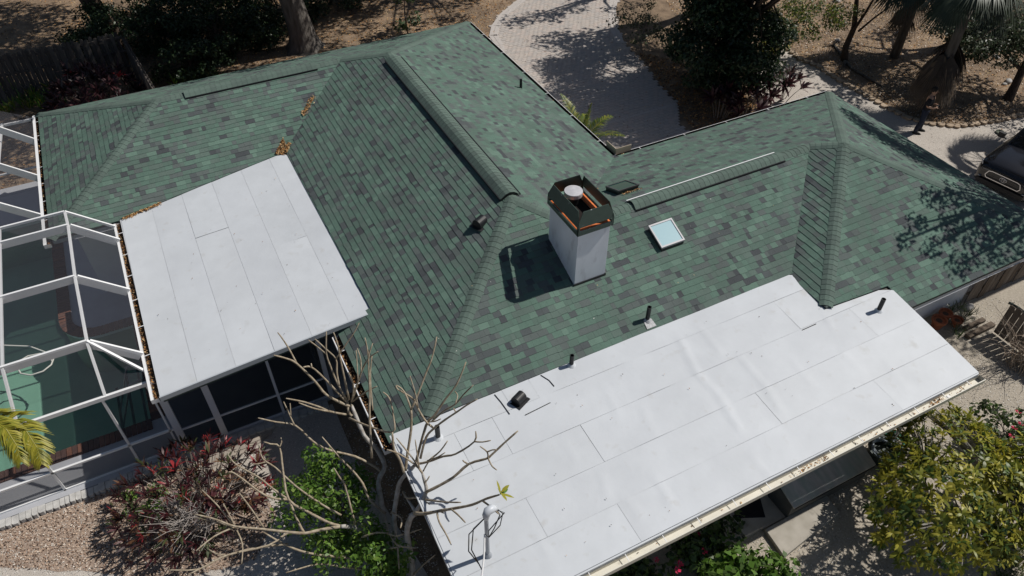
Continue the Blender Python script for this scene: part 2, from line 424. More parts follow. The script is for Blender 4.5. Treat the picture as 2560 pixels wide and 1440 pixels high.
# flashing pieces and edges
mb = MB()
mb.bar((-12.88, -3.155, zL(-12.88, 0)-.05), (-8.30, -3.095, zL(-8.3, 0)-.05), .035, .12); mb.build('drip_edge', M_TRIM, low_l)
mb = MB()
mb.bar((-12.86, -3.06, zL(-12.88, 0)-.17), (-8.36, -3.0, zL(-8.3, 0)-.17), .04, .16); mb.build('fascia', M_FASC, house); mb = MB(); mb.bar((-8.34, -3.0, zL(-8.3, 0)-.17), (-8.36, 3.5, zL(-8.36, 0)-.17), .04, .16); mb.build('fascia', M_FASC, house)
mb = MB()
mb.bar((X1+.02, -10.21, zF(0, -10.2)-.06), (2.345, -10.255, zF(0, -10.2)-.06), .03, .11); mb.bar((X1+.035, -6.35, zF(0, -6.35)-.055), (X1+.005, -10.2, zF(0, -10.2)-.055), .03, .10)
mb.bar((2.54, -7.74, zF(0, -7.73)-.055), (2.355, -10.24, zF(0, -10.2)-.055), .03, .10); mb.build('drip_edge', M_MEMB[0], low_s)
# ------------------------------------------------------------------ litter: small dry leaves, one mesh per heap
LITTER = [mat('dry_leaf_tan', (.50,.27,.095), rough=.8), mat('dry_leaf_brown', (.27,.125,.045), rough=.85), mat('dry_leaf_pale', (.56,.40,.21), rough=.8), mat('dry_leaf_dark', (.07,.04,.022), rough=.9)]
def leaf_quads(C, N, size, aspect=.5, fold=.25, dirs=None, r=None):
    "diamond leaves at C with outward normals N; returns vertices and quads"
    r = r or rng; n = len(C); 
    if dirs is None: dirs = r.normal(size=(n, 3))
    N = N/np.linalg.norm(N, axis=1, keepdims=True)
    T = dirs-N*(dirs*N).sum(1, keepdims=True); T /= np.linalg.norm(T, axis=1, keepdims=True)+1e-9
    B = np.cross(N, T); s = (np.ones(n)*size if np.isscalar(size) else size)[:, None]
    V = np.empty((n, 4, 3)); V[:, 0] = C-T*s*.5; V[:, 2] = C+T*s*.5-N*s*.06
    mid = C-T*s*.04; V[:, 1] = mid+B*s*aspect*.5+N*s*fold*aspect; V[:, 3] = mid-B*s*aspect*.5+N*s*fold*aspect
    return V.reshape(-1, 3), np.arange(4*n).reshape(n, 4)
def litter(name, pts, size=.045, parent=None, mats=LITTER, w=(4,3,3,2), flat=.5, **tagkw):
    pts = np.asarray(pts, float); n = len(pts)
    N = np.c_[rng.normal(0, flat, (n, 2)), np.ones(n)]
    V, F = leaf_quads(pts, N, rng.uniform(.6, 1.4, n)*size, aspect=.55)
    p = np.array(w, float); p /= p.sum()
    o = quads_np(name, V, F, mats, rng.choice(len(mats), n, p=p), parent)
    return tag(o, kind='stuff', **tagkw)

# ------------------------------------------------------------------ walls and eaves
mb = MB()
for i, (x0, x1, y0, y1) in enumerate([(-14.1, -8.7, 3.85, 9.6), (-8.6, -.5, -6.6, 9.55), (-.5, 7.05, -6.61, -.5), (.55, 7.04, -7.25, -6.6), (-8.55, 2.05, -9.28, -6.6)]):
    mb.box(x0, x1, y0, y1, -.05, ZE-.16-.004*i)
mb.build('wall', M_WALL, house)
M_SOFF = mat('soffit', (.5,.51,.53), rough=.8)
M_RED = mat('fascia_red_brown', (.10,.035,.03), rough=.6)
def fascia(a, b, m=0, dz=-.11):   # boards round the eaves
    mb = MB(); mb.bar((a[0], a[1], ZE+dz), (b[0], b[1], ZE+dz), .03, .16); mb.build('fascia', [M_TRIM, M_RED][m], house)
i_ = .03
fascia((X0+i_, YS2+i_), (X0+i_, YN-i_)); fascia((X0+i_, YS2+i_), (-12.95, YS2+i_)); fascia((X0+i_, YN-i_), (-i_, YN-i_)); fascia((-i_, YN-i_), (-i_, -i_), 1)
fascia((0, -i_), (X5-i_, -i_), 1); fascia((X5-i_, -i_), (X5-i_, Y4+i_)); fascia((2.6, Y4+i_), (X5-i_, Y4+i_)); fascia((X1+i_, -3.05), (X1+i_, -6.4), 1)
mb = MB()
for q in [[(X0,YS2),(X0+.5,YS2),(X0+.5,YN),(X0,YN)], [(X0,YS2),(-12.9,YS2),(-12.9,YS2+.6),(X0,YS2+.6)], [(X1,-6.4),(X1+.6,-6.4),(X1+.6,-3),(X1,-3)], [(2.1,Y4),(X5,Y4),(X5,Y4+.6),(2.1,Y4+.6)], [(X5-.6,Y4),(X5,Y4),(X5,0),(X5-.6,0)], [(0,-.6),(X5,-.6),(X5,0),(0,0)], [(-.6,0),(0,0),(0,YN),(-.6,YN)], [(-8.7,-10.2),(2.3,-10.2),(2.3,-9.25),(-8.7,-9.25)]]:
    mb.poly([(x, y, ZE-.185) for x, y in q])
mb.build('soffit', M_SOFF, house)

# gutters
M_GUT_IN = mat('gutter_inside_dark', (.03,.022,.018), rough=.9, var=.4, scale=6)
M_CREAM = mat('gutter_cream', (.70,.67,.58), rough=.45, var=.12, scale=3., wear=(9., (.33,.29,.22), .62, .85))
M_RUST = mat('rust_orange', (.78,.20,.05), rough=.7, var=.3, scale=14., wear=(8., (.30,.06,.03), .60, .80))
def gutter(a, b, out, wdt=.125, dep=.11, z=ZE-.03, inner=None, rim=None, hang=.75, litter_n=0, hm=None, rimw=.02, name='gutter'):
    a = np.array([*a, z], float); b = np.array([*b, z], float); o = np.array([*out, 0], float); L = np.linalg.norm(b-a); d = (b-a)/L
    mb = MB(); dn = np.array([0, 0, -dep])
    mb.poly([a+dn, b+dn, b+dn+o*wdt, a+dn+o*wdt], 0); mb.poly([a, b, b+dn, a+dn], 0)
    mb.bar(a+o*(wdt+rimw/2)+dn*.45, b+o*(wdt+rimw/2)+dn*.45, rimw, dep*1.05, mat=1)
    for e in (a, b): mb.poly([e, e+o*wdt, e+o*wdt+dn, e+dn], 1)
    mb.poly([a+dn+o*wdt, b+dn+o*wdt, b+o*wdt, a+o*wdt], 0)
    g = mb.build(name, [inner or M_GUT_IN, rim or M_WHITE], house)
    n = int(L/hang)
    for i in range(n):
        p = a+d*(hang*(i+.5)+rnd.uniform(-.03, .03)); h = MB()
        h.bar(p-o*.03+np.array([0,0,.015]), p+o*(wdt+rimw), .012 if inner is not None else .02, .008); h.build('gutter_hanger', hm or M_WHITE, g)
    if litter_n:
        t = rng.random(litter_n); q = rng.random(litter_n)
        P = a+np.outer(t*L, d)+np.outer(q*wdt, o)+np.array([0, 0, -dep*.35])+np.c_[np.zeros((litter_n, 2)), rng.uniform(-.03, .02, litter_n)]
        litter('gutter_litter', P, .045, g, w=(1, 4, 1, 6) if inner is None else (3, 2, 2, 1))
    return g
gutter((X1-.005, -3.1), (X1-.005, -6.42), (-1, 0), litter_n=500, hang=1.0)
gutter((-12.95, 3.25), (-12.90, -3.15), (-1, 0), wdt=.10, z=zL(-12.93, 0)-.015, litter_n=900, hang=.92, rimw=.055)
gutter((X0-.005, YN), (X0-.005, YS2-.15), (-1, 0), wdt=.09, litter_n=600, hang=.9, rimw=.075)
gutter((.005, .12), (.005, YN), (1, 0), litter_n=120, hang=1.6, rimw=.012)
gutter((.12, .005), (X5, .005), (0, 1), litter_n=120, hang=1.6, rimw=.012)
sg = gutter((2.40, -10.275), (X1-.02, -10.23), (0, -1), wdt=.13, z=zF(0, -10.2)-.07, inner=M_CREAM, rim=M_CREAM, hang=.76, litter_n=0, rimw=.018)
P = []
for c, n, sp in [(-2.2, 70, .3), (1.15, 60, .10), (-3.0, 15, .5), (0.2, 16, .6), (-5.0, 8, .8), (-1.1, 18, .5), (1.9, 14, .2)]:
    P.append(np.c_[rng.normal(c, sp, n), -10.27-rng.random(n)*.12, np.full(n, zF(0, -10.2)-.165)])
litter('gutter_litter', np.concatenate(P), .04, sg, w=(3, 2, 2, 1))
# copper splash guard in the inner corner
M_TANMETAL = mat('splash_guard_tan', (.58,.48,.36), rough=.4, metal=.1)
g = MB(); g.box(.125, .14, .13, .62, ZE-.04, ZE+.16); g.box(.142, .66, .125, .14, ZE-.04, ZE+.16); g.build('splash_guard', M_TANMETAL, house)

# ------------------------------------------------------------------ chimney
M_CHIM = mat('chimney_stucco', (.76,.79,.84), rough=.85, var=.16, scale=1.8, wear=(3.4, (.42,.42,.45), .56, .82), stretch=(1.2, 1.2, .5))
M_GRN = mat('green_painted_metal', (.045,.074,.060), rough=.5, var=.15, scale=6., wear=(11., (.42,.45,.46), .70, .73))
ch = thing_part = MB(); cx0, cx1, cy0, cy1 = -4.252, -3.482, -4.885, -3.705; zc = ZE+2.36
ch.box(cx0, cx1, cy0, cy1, ZE+.6, zc)
chim = ch.build('chimney', M_CHIM, house)
o = MB(); o.bar((cx0-.02, cy0-.012, zS(0, cy0)+.03), (cx1+.02, cy0-.012, zS(0, cy0)+.03), .02, .05); o.bar((cx1+.012, cy0, zS(0, cy0)+.04), (cx1+.012, cy1, zS(0, cy1)+.04), .02, .07); o.build('chimney_flashing', M_DARKMETAL, chim)
ov = .045; a0, a1, b0, b1 = cx0-ov, cx1+ov, cy0-ov, cy1+ov
def plate(p, q, inn, slot=True):
    "one side of the cap between p and q; inn points inward"
    p = np.array([*p, zc]); q = np.array([*q, zc]); d = (q-p)/np.linalg.norm(q-p); L = np.linalg.norm(q-p); inn = np.array([*inn, 0.]); zz = np.array([0, 0, 1.]); t = .012
    m = MB()
    def seg(u0, u1, z0, z1):
        c = p+d*(u0+u1)/2+zz*(z0+z1)/2+inn*t/2; m.obox(c, d, (u1-u0)/2, inn, t/2, zz, (z1-z0)/2)
    seg(0, L, -.08, .03); seg(0, .05, .03, .125); seg(L-.05, L, .03, .125)
    lean = .055
    pr = [(0, .125), (L, .125), (L, .20), (L-.13, .47), (.13, .47), (0, .20)]
    f = [p+d*u+zz*z+inn*(lean*(z-.125)/.33) for u, z in pr]; m.prism(f, [x+inn*t for x in f])
    return m
for i, (p, q, inn) in enumerate([((a0, b0), (a1, b0), (0, 1)), ((a0, b1), (a0, b0), (1, 0)), ((a1, b0), (a1, b1), (-1, 0)), ((a1, b1), (a0, b1), (0, -1))]):
    plate(p, q, inn).build('cap_panel', M_GRN, chim)
o = MB(); q0 = [(cx0+.004, cy0+.004), (cx1-.004, cy0+.004), (cx1-.004, cy1-.004), (cx0+.004, cy1-.004)]; cxm, cym = (cx0+cx1)/2, (cy0+cy1)/2
q1 = [(x+(cxm-x)*.42, y+(cym-y)*.42) for x, y in q0]
for k in range(4):
    j = (k+1) % 4; o.poly([(*q0[k], zc+.01), (*q0[j], zc+.01), (*q1[j], zc+.045), (*q1[k], zc+.045)])
o.build('rusty_pan', M_RUST, chim)
o = MB(); o.poly([(*q, zc+.03) for q in q1]); o.build('flue_opening', mat('flue_opening_black', (.012,.008,.007), rough=.95), chim)  # flat near-black sheet closing the middle of the pan
o = MB(); o.lathe([(.12, 0), (.12, .24), (.15, .24), (.15, .28)], (cxm-.02, cym+.27, zc+.02), 20); fl = o.build('flue_pipe', M_BLACK, chim, smooth=False)
o = MB(); o.lathe([(.195, -.07), (.20, .012), (.195, .03), (.06, .045), (.005, .05)], (cxm-.02, cym+.27, zc+.33), 24); o.build('flue_cap', mat('galvanised_lid', (.74,.73,.75), rough=.35, metal=.3, var=.2, scale=8), fl)

# ------------------------------------------------------------------ skylights
def skylight(x0, x1, y0, y1, zf, up, glass, h=.13):
    o = MB(); t = .024
    def ring(hh, e=0): return [(x0-e, y0-e, zf(0, y0-e)+hh), (x1+e, y0-e, zf(0, y0-e)+hh), (x1+e, y1+e, zf(0, y1+e)+hh), (x0-e, y1+e, zf(0, y1+e)+hh)]
    o.prism(ring(-.02), ring(h-.02), 0); sk_ = o.build('skylight', M_DARKMETAL, house)
    f = MB(); O, I = ring(h+.012, .012), ring(h+.012, -t); O0 = ring(h-.03, .012); I0 = ring(h-.01, -t)
    for k in range(4):
        j = (k+1) % 4; f.poly([O[k], O[j], I[j], I[k]]); f.poly([O0[k], O0[j], O[j], O[k]]); f.poly([I[k], I[j], I0[j], I0[k]])
    f.build('skylight_frame', mat('skylight_frame_metal', (.33,.33,.35), rough=.5, metal=.1) if glass == 0 else mat('skylight_frame_dark', (.10,.105,.115), rough=.35, metal=.4), sk_)
    p = MB(); p.poly(ring(h-.004, -t)); p.build('pane', [mat('skylight_glazing_sky_reflection', (.36,.53,.58), rough=.12, spec=.6), mat('skylight_glazing_dark', (.035,.085,.075), rough=.06, spec=.6)][glass], sk_)  # the pale blue pane has the sky's reflection put into its base colour
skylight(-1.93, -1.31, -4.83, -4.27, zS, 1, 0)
skylight(-1.79, -1.21, -2.79, -2.25, zN3, -1, 1)

# ------------------------------------------------------------------ vent pipes, cowls, mast
def pipe(x, y, z, h, r=.045, fl=None):
    o = MB(); o.lathe([(r, -.05), (r, h), (r*.78, h), (r*.78, h-.15)], (x, y, z), 14); p = o.build('vent_pipe', M_BLACK, house, smooth=False)
    if fl is not None:
        f = MB(); f.lathe([(r*2.0, -.0), (r*1.3, .035), (r*1.02, .05)], (x, y, z), 14); f.build('pipe_boot', fl, p)
    return p
M_LEAD = mat('lead_flashing', (.45,.46,.48), rough=.5, var=.5, scale=30)
pipe(-.793, 4.255, zE(-.793, 0), .30, .042)
pp = pipe(-3.117, -6.107, zS(0, -6.107), .40, .048, M_LEAD)
f = MB(); f.poly([(-3.24, -6.30, zS(0, -6.30)+.025), (-3.0, -6.30, zS(0, -6.30)+.025), (-3.02, -6.12, zS(0, -6.12)+.022), (-3.22, -6.12, zS(0, -6.12)+.022)]); f.build('lead_flashing', M_LEAD, pp)
pipe(1.759, -8.056, zF(0, -8.056), .36, .05, M_MEMB[1]); pipe(-5.178, -6.40, zF(0, -6.40), .30, .046, M_MEMB[0]); pipe(-8.304, -6.79, zF(0, -6.79), .345, .05, M_MEMB[0])
def cowl(c, ang, tilt, size=.2):
    "hooded exhaust vent: a half drum on a square flange"
    r = size*.62; L = size*1.35; o = MB(); n = 12
    ca, sa = math.cos(ang), math.sin(ang)
    def tf(p):
        x, y, z = p; x, z = x*math.cos(tilt)+z*math.sin(tilt), -x*math.sin(tilt)+z*math.cos(tilt)
        return (c[0]+x*ca-y*sa, c[1]+x*sa+y*ca, c[2]+z)
    prev = None
    prof = [(-r, 0), (-r, r*.7)]+[(-r*math.cos(math.pi*k/n), r*.7+r*math.sin(math.pi*k/n)) for k in range(1, n)]+[(r, r*.7), (r, r*.2)]
    for k in range(len(prof)-1):
        (xa, za), (xb, zb) = prof[k], prof[k+1]
        o.poly([tf((xa, -L/2, za)), tf((xb, -L/2, zb)), tf((xb, L/2, zb)), tf((xa, L/2, za))])
    for s in (-1, 1): o.poly([tf((x, s*L/2, z)) for x, z in prof]+[tf((r, s*L/2, 0))])
    o.poly([tf((-r*1.5, -L*.75, .006)), tf((r*1.5, -L*.75, .006)), tf((r*1.5, L*.75, .006)), tf((-r*1.5, L*.75, .006))])
    return o.build('exhaust_vent', M_BLACK, house)
d = ray(1200, 562); tt = (ZE-S*X1+S*CAM_POS[0]-CAM_POS[2])/(d[2]-S*d[0]); wv = CAM_POS+d*tt
cowl(wv, R(-62), 0, .19); cowl((-6.55, -6.71, zF(0, -6.71)), R(-65), 0, .17)
o = MB()      # torn edges of the patch round the cowl
M_TEAR = mat('open_seam', (.03,.03,.032), rough=.9)
for q in [[(-6.92, -6.38), (-6.885, -6.6), (-6.86, -6.92)], [(-6.60, -7.07), (-6.3, -7.05), (-6.02, -7.03)], [(-5.87, -6.36), (-5.78, -6.55), (-5.76, -6.72)], [(.2, -7.755), (-.2, -7.76)]]:
    for a, b in zip(q[:-1], q[1:]): o.bar((*a, zF(*a)+.014), (*b, zF(*b)+.014), .013, .012)
o.build('lifted_seam', M_TEAR, low_s)
# service mast
M_CONDUIT = mat('grey_conduit', (.36,.38,.41), rough=.45, metal=.2)
mz = zF(0, -9.25); mx, my = -8.453, -9.251
o = MB(); o.tube([(mx, my, mz-.1), (mx, my, mz+1.22)], .036, 12); mast = o.build('service_mast', M_CONDUIT, house)
o = MB(); o.lathe([(.075, 0), (.06, .05), (.042, .09)], (mx, my, mz), 12); o.build('mast_collar', M_CONDUIT, mast)
o = MB(); o.tube([(mx, my, mz+1.2), (mx, my, mz+1.3), (mx+.03, my+.01, mz+1.37), (mx+.12, my+.03, mz+1.36), (mx+.19, my+.04, mz+1.29)], [.045, .062, .07, .068, .045], 12); o.build('weatherhead', mat('weatherhead_grey', (.55,.58,.62), rough=.4), mast, smooth=True)
o = MB(); WK = M_BLACK; cl = np.array([mx-.06, my-.05, mz+.85])
for k, (dx, dz) in enumerate([(.0, .16), (.05, .05), (-.03, .1)]):
    o.tube([(mx+.2, my+.04, mz+1.28-.02*k), (mx+.28-dx, my-.02, mz+1.16), (mx+.2-.1*k, my-.08, mz+.95), (mx-.02, my-.12, mz+.82), cl], .009, 6)
for k in range(2):
    o.tube([(mx+.05, my, mz+1.30), (mx-.25-.08*k, my-.06, mz+1.18-.1*k), (mx-.36-.05*k, my-.2, mz+.85), (mx-.3, my-.33, mz+.55), (mx-.28, my-.42, mz+.45)], .010, 6)
o.build('drop_cable', WK, mast)
o = MB(); e1 = np.array([mx-.42, my-.62, mz+.42]); e2 = np.array([-9.75, -11.6, mz+.1])
o.tube([cl, (mx-.2, my-.3, mz+.62), e1], .014, 6); o.build('insulator_wire', mat('white_insulation', (.82,.82,.82), rough=.5), mast)
o = MB(); o.tube([e1, (e1+e2)/2+np.array([.03, .0, -.1]), e2], .012, 6); o.build('service_wire', mat('grey_cable', (.30,.30,.31), rough=.6), mast)

# dead leaves caught on the roofs
def tri_pts(n, a, b, c):
    u, v = rng.random(n), rng.random(n); k = u+v > 1; u[k], v[k] = 1-u[k], 1-v[k]
    a, b, c = map(np.asarray, (a, b, c)); return a+np.outer(u, b-a)+np.outer(v, c-a)
def on(zf, P, dz=.03): return np.c_[P, [zf(x, y)+dz+rng.random()*.03 for x, y in P]]
P = np.concatenate([on(zS2, tri_pts(420, (-8.66, 4.05), (-8.30, 3.85), (-8.28, 4.5)), .02), on(zW, tri_pts(240, (-8.36, 3.9), (-8.15, 4.2), (-8.26, 4.6)), .03)])
t = rng.random(420); P2 = np.c_[X1+1.02+t*1.15+rng.normal(0, .035, 420), YS2+1.15+t*1.15+rng.normal(0, .035, 420)]; P2 = P2[np.abs(t-.75) < .22]
litter('leaf_drift', np.concatenate([P, on(lambda x, y: max(zW(x, y), zS2(x, y)), P2)]), .05, house)
P = on(zL, np.c_[-12.86+rng.random(420)*1.0, np.zeros(420)], .015); P[:, 1] = 3.36+(P[:, 0]+12.93)*.157-.01-np.abs(rng.normal(0, .05, 420))
litter('leaf_drift', P, .045, house)
litter('leaf_drift', on(zN3, np.c_[rng.uniform(-1.75, -1.2, 70), -2.86-np.abs(rng.normal(0, .03, 70))]), .045, house)
litter('leaf_drift', on(lambda x, y: max(zN3(x, y), zE(x, y)), np.c_[rng.normal(-1.95, .05, 14), rng.normal(-1.93, .06, 14)]), .05, house)
P = np.c_[rng.uniform(-9, 2.2, 45), rng.uniform(-10.1, -6.5, 45)]; Q = np.c_[rng.uniform(-12.7, -8.5, 40), rng.uniform(-3, 3.2, 40)]
litter('scattered_leaf', np.concatenate([on(zF, P, .012), on(zL, Q, .012)]), .028, house, w=(1, 3, 0, 4))
P = np.c_[rng.uniform(-8, 4, 26), rng.uniform(-6, -3.9, 26)]
litter('scattered_leaf', on(zS, P, .02), .03, house, mats=[LITTER[2], mat('white_fleck', (.7,.7,.66))], w=(1, 1))

# ------------------------------------------------------------------ lanai front and pool deck
M_DECKP = mat('pool_deck_paint', (.42,.43,.46), rough=.75, var=.1, scale=2.5, bump=.002, bscale=120.)
M_COPE = [mat('coping_brick_red', (.165,.075,.05), rough=.85, var=.25, scale=9), mat('coping_brick_brown', (.125,.062,.045), rough=.85, var=.25, scale=9), mat('coping_brick_dark', (.09,.05,.042), rough=.85, var=.25, scale=9)]
def screenmat(name, col, op):
    m = D.materials.new(name); m.use_nodes = True; t = m.node_tree; t.nodes.clear()
    o = t.nodes.new('ShaderNodeOutputMaterial'); mx_ = t.nodes.new('ShaderNodeMixShader'); tr = t.nodes.new('ShaderNodeBsdfTransparent'); df = t.nodes.new('ShaderNodeBsdfDiffuse')
    df.inputs[0].default_value = (*col, 1); mx_.inputs[0].default_value = op
    t.links.new(tr.outputs[0], mx_.inputs[1]); t.links.new(df.outputs[0], mx_.inputs[2]); t.links.new(mx_.outputs[0], o.inputs[0]); return m
M_SCR = screenmat('insect_screen', (.12,.118,.135), .18); M_SCRL = screenmat('porch_screen_black', (.012,.012,.014), .72)
M_SCRD = screenmat('solar_screen', (.20,.20,.205), .62)
arc = [(-14.35-.95*math.sin(math.pi/2*k/8), 2.2+.95*(1-math.cos(math.pi/2*k/8))) for k in range(9)]
edge = [(-21, -1.35), (-13.55, -1.35), (-13.55, 2.2)]+arc+[(-15.3, 8.3), (-21, 8.3)]     # the water's edge
pd = MB(); pd.poly([(x, y, .10) for x, y in [(-21, -2.62), (-8.62, -2.62), (-8.62, 10.6), (-21, 10.6)]+edge[::-1]])
pd.poly([(-21, -2.62, -.02), (-8.62, -2.62, -.02), (-8.62, -2.62, .10), (-21, -2.62, .10)])
deckp = tag(pd.build('pool_deck', M_DECKP), kind='structure')
# brick coping laid across the edge, brick by brick
def along(path):
    out = []; carry = .058
    for a, b in zip(path[:-1], path[1:]):
        a, b = np.array(a), np.array(b); L = np.linalg.norm(b-a); d = (b-a)/L; s = carry
        while s < L: out.append((a+d*s, d)); s += .116
        carry = s-L
    return out
for p, d in along(edge[:-1]):
    if p[0] < -18.2: continue
    nrm = np.array([d[1], -d[0]]); c = p+nrm*.125
    o = MB(); o.obox((c[0], c[1], .112+rnd.uniform(-.003, .003)), (*d, 0), .052, (*nrm, 0), .155, (0, 0, 1), .022); o.build('brick', rnd.choice(M_COPE), deckp)
pl = MB(); e3 = [(x, y) for x, y in edge]
for a, b in zip(e3[:-1], e3[1:]): pl.poly([(*a, .10), (*b, .10), (*b, -1.35), (*a, -1.35)])
pl.poly([(x, y, -1.35) for x, y in e3])
M_PLASTER = mat('pool_plaster', (.50,.67,.59), rough=.9, var=.12, scale=1.2)
tag(pl.build('pool_basin', M_PLASTER), kind='structure')
o = MB()
for k in range(3): o.box(-14.5+.35*k, -13.55, -1.34, 1.2, -1.34, -1.0+.3*k)
st_ = tag(o.build('pool_steps', M_PLASTER), kind='structure')
for k in range(3):
    o = MB(); o.box(-14.502+.35*k, -14.44+.35*k, -1.34, 1.2, -1.0+.3*k, -.995+.3*k); o.build('step_edging', mat('step_tile_dark', (.03,.05,.05), rough=.5), st_)
m = D.materials.new('pool_water'); m.use_nodes = True; t = m.node_tree; t.nodes.clear()
oo = t.nodes.new('ShaderNodeOutputMaterial'); fr = t.nodes.new('ShaderNodeFresnel'); fr.inputs[0].default_value = 1.33
tr = t.nodes.new('ShaderNodeBsdfTransparent'); tr.inputs[0].default_value = (.70, .86, .79, 1); gl = t.nodes.new('ShaderNodeBsdfGlossy'); gl.inputs['Roughness'].default_value = .03
df = t.nodes.new('ShaderNodeBsdfDiffuse'); df.inputs[0].default_value = (.11, .24, .19, 1); m1 = t.nodes.new('ShaderNodeMixShader'); m1.inputs[0].default_value = .14
tc = t.nodes.new('ShaderNodeTexCoord'); nz = t.nodes.new('ShaderNodeTexNoise'); nz.inputs['Scale'].default_value = 3.; bp = t.nodes.new('ShaderNodeBump'); bp.inputs['Distance'].default_value = .02
ms = t.nodes.new('ShaderNodeMixShader'); L = t.links
L.new(tc.outputs['Object'], nz.inputs[0]); L.new(nz.outputs[0], bp.inputs['Height']); L.new(bp.outputs[0], gl.inputs['Normal']); L.new(bp.outputs[0], fr.inputs['Normal'])
L.new(tr.outputs[0], m1.inputs[1]); L.new(df.outputs[0], m1.inputs[2]); L.new(fr.outputs[0], ms.inputs[0]); L.new(m1.outputs[0], ms.inputs[1]); L.new(gl.outputs[0], ms.inputs[2]); L.new(ms.outputs[0], oo.inputs[0])
o = MB(); o.poly([(x, y, -.02) for x, y in edge]); tag(o.build('pool_water', m), kind='structure')
# hose, handrail
def W(px, py, z): return tuple(G(px, py, z))
o = MB(); o.tube([W(-30, 862, .0), W(20, 864, .0), W(75, 866, .0), W(112, 880, .0), W(134, 897, .02), W(128, 912, .04), W(108, 928, .05), W(78, 938, .05), W(52, 934, .05), W(43, 920, .04), W(47, 904, .02), W(70, 890, .0), W(100, 884, .0), W(126, 890, -.0), W(130, 904, -.01)], .021, 8)
tag(o.build('pool_hose', mat('white_hose', (.70,.70,.64), rough=.5), smooth=True), 'white pool hose looping on the green water near the sunlit end', 'hose')
o = MB(); h1 = G(362, 908, .1); h2 = G(300, 884, .1)
for yy in (-.55, .05):
    pass
o.tube([(-13.35, -.75, .1), (-13.35, -.75, .75), (-13.5, -.75, .92), (-13.75, -.75, .86), (-14.35, -.75, -.5)], .022, 8); o.tube([(-13.35, -.15, .1), (-13.35, -.15, .75), (-13.5, -.15, .92), (-13.75, -.15, .86), (-14.35, -.15, -.5)], .022, 8)
tag(o.build('pool_handrail', mat('dull_steel_rail', (.16,.17,.19), rough=.35, metal=.7), smooth=True), 'dull steel handrail beside the pool steps by the white gutter', 'handrail')

# screen room front under the white roof: posts, rail, mesh
M_POST = mat('post_white', (.60,.62,.66), rough=.5, var=.05, scale=3.)
lan = thing('screen_room_front', 'dark screened porch front with white posts and rail under the white roof', 'screen room', (-11, -2.55, .1))
ztop = lambda x: zL(x, 0)-.12
for x, wd in [(-12.95, .15), (-12.10, .14), (-10.72, .06), (-9.55, .10)]:
    o = MB(); o.box(x-wd/2, x+wd/2, -2.61, -2.49, .1, ztop(x)); o.build('post', M_POST, lan)
o = MB(); o.box(-12.9, -9.55, -2.575, -2.525, .76, .81); o.build('rail', M_POST, lan)
o = MB(); o.box(-12.9, -9.55, -2.575, -2.525, .10, .14); o.build('rail', M_POST, lan)
xs = [-12.87, -12.17, -10.75, -9.6]
for a, b in zip([-12.87, -12.03, -10.69], [-12.17, -10.75, -9.6]):
    for z0, z1 in ((.14, .76), (.81, 2.35)):
        o = MB(); o.poly([(a, -2.55, z0), (b, -2.55, z0), (b, -2.55, z1 if z1 < 2 else ztop(b)), (a, -2.55, z1 if z1 < 2 else ztop(a))]); o.build('screen_panel', M_SCRL, lan)
o = MB(); o.box(-9.6, -9.5, -2.5, -1.0, .76, .81); o.box(-9.6, -9.5, -2.5, -1.0, .1, .16); o.box(-9.6, -9.5, -1.05, -.95, .1, 2.4); o.box(-9.6, -9.5, -2.5, -1.0, 1.5, 1.54); o.build('side_frame', M_POST, lan)
o = MB(); o.poly([(-9.55, -2.5, .1), (-9.55, 3.8, .1), (-9.55, 3.8, 2.3), (-9.55, -2.5, 2.3)]); o.build('screen_panel', M_SCRL, lan)
# rough kerb of pale stones along the base of the screens
o = MB(); kb = thing('kerb_edging', 'white scalloped kerb stones along the foot of the pool screens', 'edging', (-14, -2.7, 0))
M_KERB = mat('kerb_concrete', (.55,.54,.52), rough=.9, var=.3, scale=7., bump=.006, bscale=30.)
x = -19.0
while x < -9.7:
    wd = rnd.uniform(.10, .15) if x < -14 else rnd.uniform(.14, .24); o = MB(); h = rnd.uniform(.10, .14); y0 = -2.80+rnd.uniform(-.015, .015)
    q = [(x, y0-.02), (x+wd*.25, y0-.05), (x+wd*.75, y0-.05), (x+wd-.008, y0-.02), (x+wd-.008, -2.64), (x, -2.64)]
    o.prism([(a, b, -.02) for a, b in q], [(a, b, h-.01*rnd.random()) for a, b in q]); o.build('stone', M_KERB, kb); x += wd

# ------------------------------------------------------------------ pool cage
cage = thing('pool_enclosure', 'white aluminium screen enclosure over the green pool', 'pool cage', (-15, 0, .1))
def beam(name, a, b, wd=.05, h=.16, drop=True):
    o = MB(); a, b = np.array(a, float), np.array(b, float)
    if drop: a = a-np.array([0, 0, h/2]); b = b-np.array([0, 0, h/2])
    o.bar(a, b, wd, h); return o.build(name, M_WHITE, cage)
def panel(pts, m=None):
    o = MB(); o.poly(pts); return o.build('screen_panel', m or M_SCR, cage)
ZR = 3.46; rx = -13.91
ribs = [(W(160, 527, ZR)[1], W(292, 566, 2.62)[1]), (W(168, 560, ZR)[1], W(304, 606, 2.62)[1]), (W(185, 688, ZR)[1], W(331, 724, 2.62)[1]), (W(215, 850, ZR)[1], W(368, 882, 2.62)[1])]
rxs = [W(160, 527, ZR)[0], W(168, 560, ZR)[0], W(185, 688, ZR)[0], W(215, 850, ZR)[0]]
XL = -19.5; gx = -13.07
for k, (yr, yg) in enumerate(ribs):
    h = .20 if k else .06
    beam('roof_beam', (rxs[k], yr, ZR), (XL, yr, ZR), .05, h); beam('roof_beam', (gx, yr, 2.68), (rxs[k], yr, ZR), .05, h)
fx, fy, fz = W(265, 995, 2.38)
for k in range(3): beam('purlin', (rxs[k], ribs[k][0], ZR-.03), (rxs[k+1], ribs[k+1][0], ZR-.03), .055, .055)
